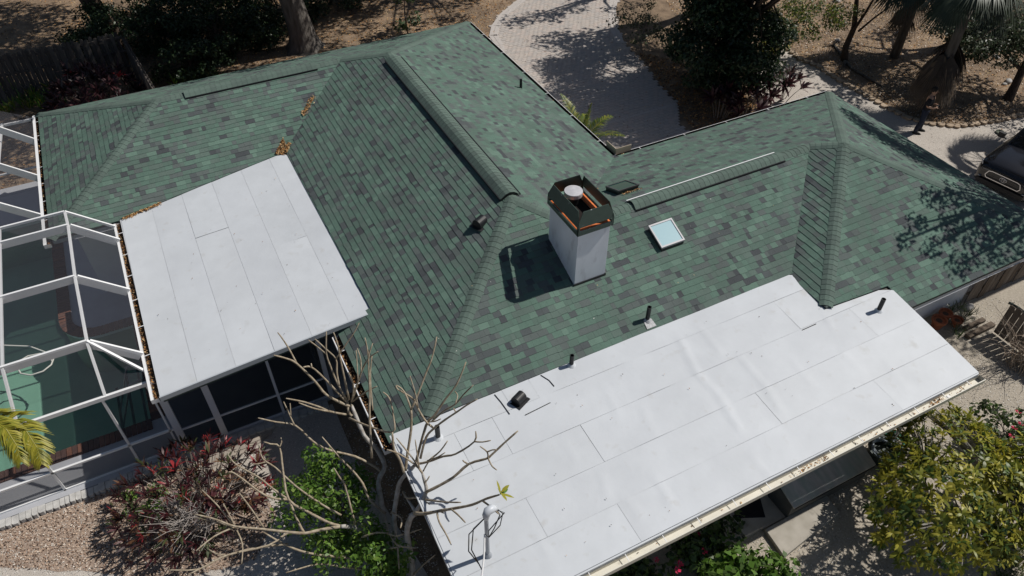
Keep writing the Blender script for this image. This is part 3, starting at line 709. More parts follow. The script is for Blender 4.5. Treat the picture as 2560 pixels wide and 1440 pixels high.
beam('purlin', (rxs[3], ribs[3][0], ZR-.02), (fx, -2.45, 2.42), .05, .05)
beam('eave_beam', (-12.98, -2.45, 2.45), (XL, -2.45, 2.45), .06, .10)
beam('brace', (rxs[3], ribs[3][0], ZR), (gx+.0, -2.2, 2.55), .05, .05)
x2 = W(0, 912, ZR)[0]+.02; x2f = W(45, 1055, 2.38)[0]
beam('purlin', (x2, ribs[3][0], ZR-.02), (x2f, -2.45, 2.42), .05, .05)
for k in range(3): beam('purlin', (x2, ribs[k][0], ZR-.03), (x2, ribs[k+1][0], ZR-.03), .05, .05)
for x in (-13.98, x2f, -17.2, -18.8): beam('post', (x, -2.45, .1), (x, -2.45, 2.40), .05, .05, False)
for x in (-13.0,): beam('post', (x-.12, -2.45, .1), (x-.12, -2.45, 2.40), .04, .05, False)
beam('chair_rail', (-13.05, -2.45, .80), (XL, -2.45, .80), .05, .05)
beam('chair_rail', (-13.05, -2.45, .14), (XL, -2.45, .14), .05, .05)
xsf = [-13.05, -13.98, x2f, -17.2, -18.8]
for a, b in zip(xsf[:-1], xsf[1:]):
    panel([(a, -2.45, .83), (b, -2.45, .83), (b, -2.45, 2.36), (a, -2.45, 2.36)]); panel([(a, -2.45, .14), (b, -2.45, .14), (b, -2.45, .78), (a, -2.45, .78)], M_SCRD)
for k in range(3):
    (ya, ga), (yb, gb) = ribs[k], ribs[k+1]
    panel([(rxs[k], ya, ZR-.01), (x2, ya, ZR-.01), (x2, yb, ZR-.01), (rxs[k+1], yb, ZR-.01)])
    panel([(x2, ya, ZR-.01), (XL, ya, ZR-.01), (XL, yb, ZR-.01), (x2, yb, ZR-.01)])
    panel([(gx, ya, 2.67), (rxs[k], ya, ZR-.01), (rxs[k+1], yb, ZR-.01), (gx, yb, 2.67)])
y3 = ribs[3][0]
panel([(rxs[3], y3, ZR-.01), (x2, y3, ZR-.01), (x2f, -2.45, 2.42), (fx, -2.45, 2.42)]); panel([(x2, y3, ZR-.01), (XL, y3, ZR-.01), (XL, -2.45, 2.42), (x2f, -2.45, 2.42)])
panel([(gx, y3, 2.67), (rxs[3], y3, ZR-.01), (fx, -2.45, 2.42), (gx, -2.45, 2.46)])
panel([(rxs[0], ribs[0][0], ZR-.05), (XL, ribs[0][0], ZR-.05), (XL, ribs[0][0], 2.7), (rxs[0], ribs[0][0], 2.7)])
# the half of the cage that leans on the west eave
yw = [10.1, W(102, 352, 2.45)[1], W(111, 443, 2.45)[1], W(118, 541, 2.45)[1], 3.4]
ends = [(-16.6, 10.1, 2.55), None, None, None, (-16.6, 3.4, 4.0)]
def lean(y): return (-14.70, y, 2.50), (-17.4, y, 4.85)
for y in yw[1:4]: a, b = lean(y); beam('roof_beam', a, b, .05, .20)
a, b = lean(10.1); beam('roof_beam', (-14.7, 10.1, 2.5), (-19, 10.1, 2.55), .05, .07); beam('purlin', (-15.6, 10.1, 2.55), (-15.6, 3.4, 3.22), .05, .05)
for ya, yb in zip(yw[:-1], yw[1:]):
    (p0, p1), (q0, q1) = lean(ya), lean(yb)
    if ya > 10: p1 = (-19, 10.1, 2.55)
    panel([p0, p1, q1, q0])
for x in (-14.8, -17.5): beam('post', (x, 10.1, .1), (x, 10.1, 2.5), .05, .05, False)
beam('chair_rail', (-14.8, 10.1, .9), (-19, 10.1, .9), .05, .05)
panel([(-14.8, 10.1, .1), (-19, 10.1, .1), (-19, 10.1, 2.5), (-14.8, 10.1, 2.5)])
# ------------------------------------------------------------------ ground
M_SOIL = mat('leaf_litter_soil', (.35,.25,.165), rough=.95, col2=(.145,.10,.066), scale=2.2, detail=9., bump=.03, bscale=18., vscale2=(.35, .35), wear=(26., (.33,.23,.13), .55, .75))
M_SHELL = mat('crushed_shell', (.56,.51,.46), rough=.95, col2=(.42,.38,.335), scale=26., detail=8., bump=.012, bscale=60., vscale2=(.8, .10), wear=(55., (.20,.18,.15), .64, .8))
M_SHELLT = mat('tan_gravel', (.47,.42,.35), rough=.95, col2=(.34,.30,.24), scale=22., detail=8., bump=.012, bscale=60., vscale2=(.7, .12), wear=(60., (.15,.125,.10), .62, .8))
M_MULCH = mat('pine_bark_mulch', (.43,.335,.265), rough=.95, col2=(.29,.21,.16), scale=16., detail=9., bump=.02, bscale=45., vscale2=(1.2, .12), wear=(40., (.09,.055,.04), .6, .75))
mb = MB(); B_ = 260
for x0, x1, y0, y1 in [(-B_, -21, -B_, B_), (-21, B_, 8.3, B_), (-21, B_, -B_, -1.35), (-13.55, B_, -1.35, 8.3)]: mb.poly([(x0,y0,0),(x1,y0,0),(x1,y1,0),(x0,y1,0)])
tag(mb.build('ground', M_SOIL), kind='structure')
def wob(poly, amp=.12, step=.35):
    out = []
    for i in range(len(poly)):
        a, b = np.array(poly[i][:2], float), np.array(poly[(i+1) % len(poly)][:2], float); n = max(1, int(np.linalg.norm(b-a)/step))
        for k in range(n):
            p = a+(b-a)*k/n; q = Vector((p[0]*1.7, p[1]*1.7, 3)); out.append((p[0]+amp*mnoise.noise(q), p[1]+amp*mnoise.noise(q+Vector((9, 5, 1)))))
    return out
def sheet(name, poly, z, m, w_=True):
    o = MB(); o.poly([(x, y, z) for x, y in (wob(poly) if w_ else [p[:2] for p in poly])]); return tag(o.build(name, m), kind='structure')
def inpoly(P, poly):
    x, y = P[:, 0], P[:, 1]; c = np.zeros(len(P), bool); n = len(poly)
    for i in range(n):
        (x0, y0), (x1, y1) = poly[i][:2], poly[(i+1) % n][:2]
        if y0 == y1: continue
        k = ((y0 > y) != (y1 > y)) & (x < (x1-x0)*(y-y0)/(y1-y0)+x0); c ^= k
    return c
def scatter(poly, n):
    a = np.array([p[:2] for p in poly]); lo, hi = a.min(0), a.max(0); P = rng.uniform(lo, hi, (n*3, 2)); P = P[inpoly(P, poly)][:n]; return P
yardL = [(-21, -2.75), (-9.6, -2.75), (-9.6, -4.5), (-8.9, -10), (-7, -15), (-21, -15)]
yardR = [(-8.9, -9.0), (1.0, -9.0), (1.5, -7.0), (10, -7.0), (14, -9), (14, -20), (-7, -20)]
sheet('gravel_yard', yardL, .004, M_SHELL, False); sheet('gravel_side_yard', yardR, .004, M_SHELLT, False)
mulch = [G(-200, 1330)[:2], G(0, 1300)[:2], G(180, 1245)[:2], G(330, 1200)[:2], G(480, 1160)[:2], G(640, 1190)[:2], G(690, 1290)[:2], G(640, 1400)[:2], G(420, 1460)[:2], G(200, 1425)[:2], G(40, 1425)[:2], G(-200, 1400)[:2]]
sheet('mulch_bed', mulch, .009, M_MULCH)
EDGE = [(1960,118),(2000,150),(2048,170),(2100,205),(2150,232),(2210,268),(2270,298),(2330,312),(2390,318),(2440,312),(2500,302),(2560,288),(2640,262)]
shell = [G(1885,175)[:2]]+[G(*p)[:2] for p in EDGE]+[(26, -3), (26, -9), (7.4, -7.2), (7.4, -.4), (6.4, .6), (8.6, 2.6), (9.6, 4.2)]
sheet('shell_path', shell, .006, M_SHELL)
drive = [(.25,.25), (.25,10.2), (1.6,11.0), (2.3,12.3), G(1222,92)[:2], G(1228,66)[:2], G(1250,36)[:2], G(1288,5)[:2], G(1350,-40)[:2], (14, 24), (17, 22), G(1600,-60)[:2], G(1548,-10)[:2], G(1540,25)[:2], G(1545,70)[:2], G(1562,110)[:2], G(1600,150)[:2], G(1650,215)[:2], G(1695,262)[:2], G(1690,300)[:2], (5.4,1.8), (4.6,.25)]
drive = [tuple(map(float, p)) for p in drive]
dsheet = sheet('driveway', drive, .008, mat('joint_sand', (.16,.13,.11), rough=.95, var=.3, scale=8.), False)
PAV = [mat('paver_tan', (.51,.455,.41), rough=.9, var=.2, scale=9.), mat('paver_grey', (.47,.43,.40), rough=.9, var=.2, scale=9.), mat('paver_pink', (.52,.45,.405), rough=.9, var=.2, scale=9.), mat('paver_border_pale', (.52,.48,.45), rough=.9, var=.12, scale=9.)]
ps = []
dy = .165
for j in range(int(25/dy)):
    y = .3+j*dy; soldier = 5.13 < y+dy/2 < 5.30
    pw = .10 if soldier else .225; x = .3-(j % 2)*pw/2
    while x < 15: ps.append((x+pw/2, y+dy/2, pw, 3 if soldier else rnd.choice([0, 0, 1, 1, 2]))); x += pw
P = np.array([p[:2] for p in ps]); ok = inpoly(P, drive)
ps = sorted([p for p, k in zip(ps, ok) if k], key=lambda p: (p[0]-CAM_POS[0])**2+(p[1]-CAM_POS[1])**2)
def paver(mb, x, y, pw, m, ang=None):
    g = .006; z = .028+rnd.uniform(-.003, .003)
    mb.box(x-pw/2+g, x+pw/2-g, y-dy/2+g, y+dy/2-g, .006, z, m)
seen = [p for p in ps if p[0]+p[1] > 4.6]
front = set(id(p) for p in seen[:300])
for p in seen[:300]:
    mb = MB(); paver(mb, p[0], p[1], p[2], 0); mb.build('paver', PAV[p[3]], dsheet)
mb = MB()
for p in ps:
    if id(p) not in front: paver(mb, *p)
tag(mb.build('paver_field', PAV, dsheet), kind='stuff')
# pale border courses along both curved edges
mb = MB()
def border(path, side):
    pts = [np.array(p[:2], float) for p in path]
    for row in (0, 1):
        carry = 0
        for a, b in zip(pts[:-1], pts[1:]):
            L = np.linalg.norm(b-a); d = (b-a)/L; nr = np.array([-d[1], d[0]])*side; s = carry
            while s < L:
                c = a+d*s+nr*(.10+.19*row); mb.obox((c[0], c[1], .024), (*d, 0), .048, (*nr, 0), .088, (0, 0, 1), .016, 3 if row == 0 else 3); s += .104
            carry = s-L
border([(1.2,10.7), (1.9,11.6), (2.4,12.7)]+[G(*p) for p in [(1222,92), (1228,66), (1250,36), (1288,5), (1350,-40)]], -1); border([G(*p) for p in [(1600,-60), (1548,-10), (1540,25), (1545,70), (1562,110)]], -1)
tag(mb.build('border_course', PAV, dsheet), kind='stuff')

# loose stuff on the ground
CHIP = [mat('mulch_chip_tan', (.50,.375,.28), rough=.95), mat('mulch_chip_brown', (.30,.20,.145), rough=.95), mat('mulch_chip_pale', (.60,.52,.44), rough=.95), mat('mulch_chip_dark', (.08,.05,.035), rough=.95)]
SHC = [mat('shell_white', (.72,.70,.66), rough=.8), mat('shell_cream', (.58,.53,.46), rough=.8), mat('shell_grey', (.36,.35,.33), rough=.9), mat('shell_dark', (.16,.14,.12), rough=.9)]
def chips(name, poly, n, size, mats, wts, z=.012):
    P = scatter(poly, n); return litter(name, np.c_[P, z+rng.random(len(P))*.012], size, None, mats, wts, flat=.35)
vL = [G(-60, 1250)[:2], G(500, 1150)[:2], G(760, 1020)[:2], G(960, 1100)[:2], G(1120, 1460)[:2], G(-60, 1460)[:2]]
chips('mulch_chips', mulch, 9000, .045, CHIP, (4, 4, 2, 3)); chips('shell_gravel', vL, 9000, .030, SHC, (5, 4, 2, 1), .006)
vR = [G(1650, 1440)[:2], G(1900, 1200)[:2], G(2300, 1000)[:2], G(2420, 880)[:2], G(2360, 800)[:2], G(2480, 740)[:2], G(2600, 760)[:2], G(2600, 1460)[:2]]
chips('side_gravel', vR, 11000, .030, SHC, (3, 5, 4, 2), .006)
chips('path_gravel', shell, 9000, .035, SHC, (6, 4, 2, 1), .008)
chips('path_leaves', shell, 500, .05, LITTER, (2, 3, 1, 3), .012)
back = [G(520, 170)[:2], G(1220, 0)[:2], G(1300, -60)[:2], (3.5, 24), (-14, 30), (-14, 11)]
chips('back_leaf_litter', [(-14, 10.4), (1.5, 10.4), G(1222, 92)[:2], G(1250, 36)[:2], G(1290, -10)[:2], (3, 24), (-14, 24)], 16000, .075, LITTER, (5, 4, 3, 2))
bed = [G(*p)[:2] for p in EDGE[::-1]]+[G(1700, 60)[:2], (12, 14), (30, 14), (30, -2)]
chips('bed_leaf_litter', bed, 22000, .07, LITTER+[CHIP[2]], (3, 3, 4, 2, 6))
chips('drive_leaf_litter', [(5.0,.3), (5.6,2.2), (6.2,4.8), (7.6,9.5), (9.5,6.5), (9,3), (7.5,.5)], 5000, .075, LITTER, (4, 5, 1, 3))
chips('drive_leaf_heap', [(2.9,.6), (4.8,.4), (5.2,1.6), (4.2,2.1), (3.3,1.7)], 700, .07, LITTER, (2, 6, 0, 4), .03)
chips('drive_leaves', [p[:2] for p in drive], 500, .06, LITTER, (3, 4, 1, 3), .03)
chips('yard_leaf_litter', [(-24, 17.6), (-13, 17.6), (-11, 30), (-24, 30)], 7000, .07, LITTER, (4, 3, 4, 3))
chips('fence_strip_litter', [(-21, 10.6), (-11.5, 10.3), (-11.5, 16.7), (-21, 16.7)], 4000, .07, LITTER, (3, 4, 1, 4))

# garden edging of half-round pavers along the path
ed = thing('garden_edging', 'curved row of scalloped tan edging stones between shell path and leaf bed', 'edging', (13, 2, 0))
pts = [G(*p)[:2] for p in EDGE]; M_EDG = mat('edging_concrete_tan', (.44,.34,.245), rough=.9, var=.3, scale=6.)
for p, d in [q for q in [(x, y) for x, y in (lambda path: [(np.array(a)+((np.array(b)-a)*t), (np.array(b)-a)/np.linalg.norm(np.array(b)-a)) for a, b in zip(path[:-1], path[1:]) for t in np.arange(0, 1, .30/np.linalg.norm(np.array(b)-a))])(pts)]]:
    nr = np.array([-d[1], d[0]]); o = MB()
    q = [p-d*.15-nr*0]+[p+d*(-.145*math.cos(math.pi*k/6))-nr*(.20*math.sin(math.pi*k/6))*-1 for k in range(7)]
    q = [p+d*(.138*math.cos(math.pi*k/6))+nr*(.04-.17*math.sin(math.pi*k/6)) for k in range(6, -1, -1)]+[p+d*.138+nr*.09, p-d*.138+nr*.09]
    h = rnd.uniform(.075, .10); o.prism([(*x, 0) for x in q], [(*x, h) for x in q]); o.build('stone', M_EDG, ed)

# ------------------------------------------------------------------ plants
BARK = mat('bark_grey', (.16,.145,.13), rough=.95, col2=(.07,.06,.052), scale=7., detail=9., bump=.03, bscale=16., stretch=(1, 1, .25))
BARKD = mat('bark_brown', (.10,.07,.05), rough=.95, col2=(.05,.035,.025), scale=8., detail=9., bump=.02, bscale=20., stretch=(1, 1, .3))
TWIG = mat('bare_twig', (.24,.20,.17), rough=.9, var=.3, scale=8.)
L_DARK = leafmats('leaf_dark_green', [(.022,.045,.018), (.034,.062,.022), (.048,.078,.030), (.016,.032,.014)], .2)
L_MID = leafmats('leaf_mid_green', [(.06,.105,.025), (.085,.14,.03), (.045,.08,.022), (.11,.15,.035)], .3)
L_OLIVE = leafmats('leaf_olive', [(.055,.07,.04), (.08,.095,.055), (.04,.052,.03), (.10,.11,.07)], .25)
L_YEL = leafmats('leaf_yellow_green', [(.31,.29,.035), (.40,.36,.055), (.22,.235,.030), (.11,.135,.024)], .3)
L_BRI = leafmats('leaf_bright_green', [(.10,.20,.03), (.14,.25,.04), (.07,.14,.025), (.19,.28,.05)], .35)
L_RED = leafmats('leaf_maroon', [(.060,.020,.022), (.085,.020,.024), (.035,.014,.016), (.30,.030,.035), (.15,.075,.040), (.055,.07,.025)], .25)
L_TI = leafmats('leaf_purple_dark', [(.045,.018,.022), (.065,.024,.028), (.03,.014,.016), (.09,.06,.055)], .2)
def crown(name, parent, clumps, per, csize, leaf, mats, w=None, aspect=.5, flat=.6, seed=1, up=.5):
    "leaf-sized faces gathered in clumps; clumps: list of (centre, radius)"
    r = np.random.default_rng(seed); C = []; NN = []
    for c, rad in clumps:
        n = max(4, int(per*(rad/csize)**2)); d = r.normal(size=(n, 3)); d /= np.linalg.norm(d, axis=1, keepdims=True)
        rr = rad*(.35+.65*r.random(n)**.6); p = np.asarray(c)+d*rr[:, None]*np.array([1, 1, flat]); C.append(p); NN.append(d*.6+np.array([0, 0, up])+r.normal(0, .45, (n, 3)))
    C = np.concatenate(C); NN = np.concatenate(NN); k = C[:, 2] > .03; C, NN = C[k], NN[k]
    V, F = leaf_quads(C, NN, r.uniform(.6, 1.35, len(C))*leaf, aspect, .2, r.normal(size=C.shape), r)
    w = list(np.resize([3, 3, 3, 1.5] if w is None else w, len(mats)))
    w = np.array(w, float); w /= w.sum()
    return quads_np(name, V, F, mats, r.choice(len(mats), len(C), p=w), parent)
def clump_cloud(c, rad, n, csize, seed, low=-1.):
    r = np.random.default_rng(seed); out = []
    while len(out) < n:
        d = r.normal(size=3); d /= np.linalg.norm(d); d *= r.random()**.4
        if d[2] < low: continue
        out.append((np.asarray(c)+d*np.asarray(rad), csize*r.uniform(.6, 1.3)))
    return out
def limbs(parent, base, top, r0, r1, clumps, m, every=2, seed=3, bend=.15):
    r = random.Random(seed); base, top = np.array(base, float), np.array(top, float); o = MB()
    n = 7; tr = [base+(top-base)*i/n+np.array([r.uniform(-1, 1), r.uniform(-1, 1), 0])*bend*math.sin(math.pi*i/n) for i in range(n+1)]
    rad = [r0+(r1-r0)*i/n for i in range(n+1)]; rad[0] *= 1.25
    o.tube([tr[0]-np.array([0, 0, .1])]+tr, [rad[0]*1.15]+rad, 10); tk = o.build('trunk', m, parent, smooth=True)
    b = MB()
    for c, rd in clumps[::every]:
        c = np.asarray(c); t = min(n, max(2, int(n*(.4+.6*r.random())))); s = tr[t]; mid = (s+c)/2+np.array([0, 0, .12*np.linalg.norm(c-s)])
        b.tube([s, mid, c], [r1*.6, r1*.35, r1*.12], 5, cap=False)
    if b.v: tag(b.build('limb', m, parent, smooth=True), kind='stuff')
    return tk
def tree(name, label, cat, base, top, r0, r1, clumps, per, csize, leaf, mats, bark=BARK, w=None, seed=1, group=None, flat=.6, aspect=.5, every=2, bend=.15):
    t = thing(name, label, cat, base, group)
    limbs(t, base, top, r0, r1, clumps, bark, every, seed, bend)
    crown('crown', t, clumps, per, csize, leaf, mats, w, aspect, flat, seed); return t

# the oak behind the north eave: its trunk shows, its crown is above the frame
t = thing('oak_tree', 'thick grey oak trunk rising behind the far green eave', 'tree', (-4.95, 16.3, 0))
o = MB(); n = 14
prof = [(.95, -.1, 0), (.70, .12, .0), (.56, .5, .0), (.50, 1.2, -.05), (.47, 2.0, -.16), (.46, 3.0, -.35), (.40, 4.2, -.5), (.30, 6.0, -.5)]
pts = []; b0 = None
for i, (rr, z, dx) in enumerate(prof):
    for k in range(n):
        a = 2*math.pi*k/n; fl = 1+.14*math.cos(5*a+1)*max(0, 1-z/1.0)+.03*math.cos(7*a); o.v.append((-4.95+dx+rr*fl*math.cos(a), 16.3+rr*fl*math.sin(a), z))
for i in range(len(prof)-1):
    for k in range(n): j = (k+1) % n; o.f.append((i*n+k, i*n+j, (i+1)*n+j, (i+1)*n+k)); o.m.append(0)
o.build('trunk', BARK, t, smooth=True)
cl = clump_cloud((-4.5, 17.5, 8.2), (8.5, 5.5, 2.4), 120, 1.0, 5)+clump_cloud((-4.5, 10.2, 7.4), (7.5, 1.5, .8), 30, .6, 6)+clump_cloud((-11.5, 14.3, 7.8), (4.5, 3.2, 1.6), 48, .9, 7)+clump_cloud((3.0, 19.0, 7.6), (3, 3.5, 1.2), 16, .8, 8)
o = MB()
for c, rd in cl[::3]: o.tube([(-5.45, 16.3, 5.4), ((c[0]-5.45)/2, (c[1]+16.3)/2, c[2]-.4), tuple(c)], [.16, .09, .03], 5, cap=False)
tag(o.build('limb', BARK, t, smooth=True), kind='stuff')
crown('crown', t, cl, 150, .9, .22, L_DARK, seed=5)
# a brown trunk behind the fence corner
t = thing('yard_tree', 'dark brown tree trunk behind the corner of the picket fence', 'tree', (-12.2, 20.6, 0))
cl = clump_cloud((-13.5, 21, 7), (3.6, 3.2, 2), 34, .9, 11); limbs(t, (-12.2, 20.6, 0), (-13.1, 21.3, 6), .42, .28, cl, BARKD, 3, 11); crown('crown', t, cl, 130, .9, .22, L_DARK, seed=12)
t = thing('yard_tree', 'leafy tree shading the dirt yard beyond the picket fence', 'tree', (-22.5, 26, 0))
cl = clump_cloud((-14, 26, 7.5), (6.5, 5.5, 1.6), 60, .9, 13)+clump_cloud((-10.5, 22.5, 7.5), (3.6, 4, 1.2), 44, .9, 15); limbs(t, (-20, 27.5, 0), (-18, 27, 6), .3, .2, cl, BARKD, 3, 14); crown('crown', t, cl, 140, .9, .25, L_DARK, seed=14)
# dense dark shrubs between fence and oak
HS = [(-4.2, 19.4, 1.5, 'dark shrub directly behind the oak trunk'), (-12.6, 19.4, 1.2, 'dark shrub beyond the picket fence corner by the brown trunk'), (-10.2, 18.6, 1.5, 'broad dark shrub against the picket fence corner'), (-8.2, 17.2, 1.35, 'dark shrub spreading in front of the left side of the oak'), (-7.0, 20.0, 1.7, 'tall dark shrub behind the left of the oak trunk'), (-9.6, 15.6, 1.0, 'low dark shrub nearest the fence end and the green eave'), (-10.0, 21.5, 1.9, 'tallest dark shrub at the top edge beyond the picket fence'), (-6.6, 17.6, 1.05, 'dark shrub touching the oak trunk on its left side'), (-2.6, 20.2, 1.5, 'dark shrub right of the oak trunk at the top edge'), (-.6, 21.2, 1.3, 'dark shrub behind the leafy sapling at the top edge')]
for i, (x, y, r_, lab) in enumerate(HS):
    tree('hedge_shrub', lab, 'shrub', (x, y, 0), (x, y, r_), .07, .04, clump_cloud((x, y, r_*.85), (r_*1.25, r_*1.15, r_*.9), int(34*r_), .45, 20+i), 100, .42, .14, L_DARK, BARKD, seed=20+i, group='dark shrubs along the back fence', w=[3, 3, 2, 2])
# sapling by the back eave
t = thing('sapling', 'slender leafy sapling standing behind the far eave of the roof', 'sapling', (-.5, 15.6, 0))
o = MB(); o.tube([(-.5, 15.6, 0), (-.55, 15.6, .9), (-.45, 15.65, 1.9)], [.035, .03, .015], 6); o.build('trunk', BARK, t)
crown('crown', t, [((-.5, 15.6, 1.9), .5), ((-.2, 15.7, 1.6), .38), ((-.85, 15.5, 1.75), .35), ((-.6, 15.4, .55), .38), ((-.15, 15.4, .7), .36), ((-.95, 15.4, .5), .3), ((0, 16, 2.1), .4)], 55, .4, .24, L_DARK[1:3]+L_MID[2:3], [3, 3, 1], .38, .8, 31)
# picket fences
M_PICK = [mat('weathered_picket_a', (.12,.105,.095), rough=.95, col2=(.065,.055,.05), scale=6., detail=8., stretch=(3, 3, .4)), mat('weathered_picket_b', (.155,.14,.125), rough=.95, col2=(.08,.07,.062), scale=6., detail=8., stretch=(3, 3, .4))]
def picket_fence(label, a, b, h=1.8, step=.155):
    a, b = np.array(a, float), np.array(b, float); L = np.linalg.norm(b-a); d = (b-a)/L; nr = np.array([-d[1], d[0]])
    f = thing('picket_fence', label, 'fence', (*a, 0))
    for z in (.4, 1.05, 1.6):
        o = MB(); o.bar((*a, z), (*b, z), .04, .09); o.build('rail', M_PICK[0], f)
    n = int(L/step)
    for i in range(n):
        side = 1 if i % 2 else -1; c = a+d*(i+.5)*step+nr*side*.042; hh = h+rnd.uniform(-.04, .03); o = MB(); w_ = .068
        base = [(-w_, 0), (w_, 0), (w_, hh-.05), (w_*.5, hh), (-w_*.5, hh), (-w_, hh-.05)]; tl = rnd.uniform(-.012, .012)
        q0 = [(*(c+d*(u+tl*z)-nr*.009), z) for u, z in base]; q1 = [(*(c+d*(u+tl*z)+nr*.009), z) for u, z in base]; o.prism(q0, q1); o.build('picket', rnd.choice(M_PICK), f)
    return f
picket_fence('weathered picket fence running along the dirt yard at upper left', (-20.5, 16.95), (-11.75, 17.05))
picket_fence('weathered picket fence running from its corner down to the green roof', (-11.68, 16.9), (-11.1, 11.0))
# rosette plants: strap leaves radiating from stem tips
def blades(tips, length, width, mats, nl=(9, 13), seed=1, droop=.5, spread=(.25, 1.2), w=None):
    "returns verts, faces (quads), material index: bent three-part leaves about each tip (pos, axis, scale)"
    r = np.random.default_rng(seed); V = []; F = []; MI = []; w = None if w is None else np.array(w, float)/np.sum(w)
    for pos, axis, sc in tips:
        pos = np.asarray(pos, float); axis = np.asarray(axis, float); axis /= np.linalg.norm(axis); ref = np.array([1., 0, 0]) if abs(axis[0]) < .8 else np.array([0, 1., 0])
        e1 = np.cross(axis, ref); e1 /= np.linalg.norm(e1); e2 = np.cross(axis, e1); n = r.integers(*nl); a0 = r.random()*6.28; base_m = r.choice(len(mats), p=w)
        for k in range(n):
            a = a0+k*2.4+r.normal(0, .2); el = r.uniform(*spread); dirn = axis*math.cos(el)+(e1*math.cos(a)+e2*math.sin(a))*math.sin(el); L = length*sc*r.uniform(.7, 1.15); W_ = width*sc*r.uniform(.8, 1.2)
            sd = np.cross(dirn, axis); ns = np.linalg.norm(sd); sd = sd/ns if ns > 1e-4 else e1; b = len(V)
            p = pos+axis*.02*k*sc*.5; pts_ = []; dcur = dirn.copy()
            for t, wf in ((0, .25), (.35, .95), (.7, .85), (1.0, .08)):
                if t > 0: p = p+dcur*L*(.35 if t < .9 else .3); dcur = dcur+np.array([0, 0, -droop*.5]); dcur /= np.linalg.norm(dcur)
                V += [p-sd*W_*wf*.5, p+sd*W_*wf*.5]
            for i in range(3): F.append((b+2*i, b+2*i+1, b+2*i+3, b+2*i+2))
            m = base_m if r.random() < .65 else r.choice(len(mats), p=w); MI += [m]*3
    return np.array(V), np.array(F), np.array(MI)
def rosette_shrub(name, label, cat, base, tips, length, width, mats, stem=TWIG, seed=1, group=None, w=None, nl=(9, 13), droop=.5, spread=(.25, 1.2), part='foliage', sr=.012):
    t = thing(name, label, cat, base, group); V, F, MI = blades(tips, length, width, mats, nl, seed, droop, spread, w)
    quads_np(part, V, F, mats, MI, t); o = MB(); bx = np.array(base, float)
    for pos, ax, sc in tips:
        p = np.asarray(pos); s = np.array([bx[0]+(p[0]-bx[0])*.45, bx[1]+(p[1]-bx[1])*.45, 0.]); o.tube([s, (s+p)/2+np.array([0, 0, .03]), p], [sr*1.3, sr, sr*.8], 5, cap=False)
    tag(o.build('stem', stem, t), kind='stuff'); return t
def tipcloud(c, rad, n, seed, zlo=.25, sc=(.8, 1.2), out=.6):
    r = np.random.default_rng(seed); res = []
    for _ in range(n):
        a = r.random()*6.283; q = math.sqrt(r.random()); x, y = c[0]+rad[0]*q*math.cos(a), c[1]+rad[1]*q*math.sin(a); z = c[2]+(rad[2]-c[2])*(zlo+(1-zlo)*math.sqrt(max(0, 1-q*q)))*r.uniform(.75, 1.05)
        res.append(((x, y, z), (math.cos(a)*q*out+r.normal(0, .2), math.sin(a)*q*out+r.normal(0, .2), 1), r.uniform(*sc))); 
    return res
# big maroon cordyline thicket in the front yard
cc = (-13.05, -4.15, 0)
rosette_shrub('cordyline_shrub', 'maroon and crimson leaved shrub thicket in the mulch by the pool screens', 'shrub', cc, tipcloud(cc, (1.66, 1.40, 1.15), 185, 41, .2, (.6, 1.25), .9), .235, .042, L_RED, seed=41, w=[4, 3, 4, 1.0, 3, 2.2], nl=(7, 12), sr=.008)
t = thing('dry_shrub', 'leafless grey twiggy shrub in the middle of the maroon thicket', 'shrub', (-13.0, -4.75, 0)); o = MB(); r_ = random.Random(5)
for k in range(110):
    a = r_.random()*6.28; p = np.array([-13.0+r_.uniform(-.35, .35), -4.75+r_.uniform(-.3, .3), .45]); d = np.array([math.cos(a)*.55, math.sin(a)*.55, r_.uniform(.4, 1.1)]); pts_ = [p]
    for q in range(4): p = p+d*.24; d = d+np.array([r_.uniform(-.35, .35), r_.uniform(-.35, .35), r_.uniform(-.3, .12)]); pts_.append(p)
    o.tube(pts_, [.009, .007, .006, .005, .003], 4, cap=False)
    for q in range(2): s = pts_[2+q]; o.tube([s, s+np.array([r_.uniform(-.25, .25), r_.uniform(-.25, .25), r_.uniform(-.05, .25)])], [.005, .003], 4, cap=False)
tag(o.build('twig', mat('bleached_twig', (.40,.36,.33), rough=.9), t), kind='stuff')
g0 = G(350, 1250, .8); tree('vine_shrub', 'small bright green leafy vine growing through the maroon thicket', 'shrub', (g0[0], g0[1], 0), (g0[0], g0[1], .7), .02, .01, clump_cloud((g0[0], g0[1], .78), (.42, .5, .3), 12, .22, 44), 60, .22, .085, L_BRI[:3]+L_MID[:1], TWIG, seed=44)
# green shrub under the bare tree
tree('green_shrub', 'bright green leafy shrub under the bare frangipani branches', 'shrub', (-10.25, -6.05, 0), (-10.25, -6.2, 1.4), .05, .03, clump_cloud((-10.45, -6.25, 1.4), (.9, 1.35, .8), 52, .30, 45), 70, .30, .105, L_BRI, TWIG, seed=45, w=[3, 3, 2, 1.5])
tree('green_shrub', 'bright green shrub at the bottom beside the frangipani trunk', 'shrub', (-9.85, -7.9, 0), (-9.85, -7.9, 1.2), .05, .03, clump_cloud((-9.95, -8.1, 1.35), (.5, .8, .7), 26, .28, 46), 75, .3, .12, L_BRI, TWIG, seed=46, w=[3, 3, 2, 1.5])
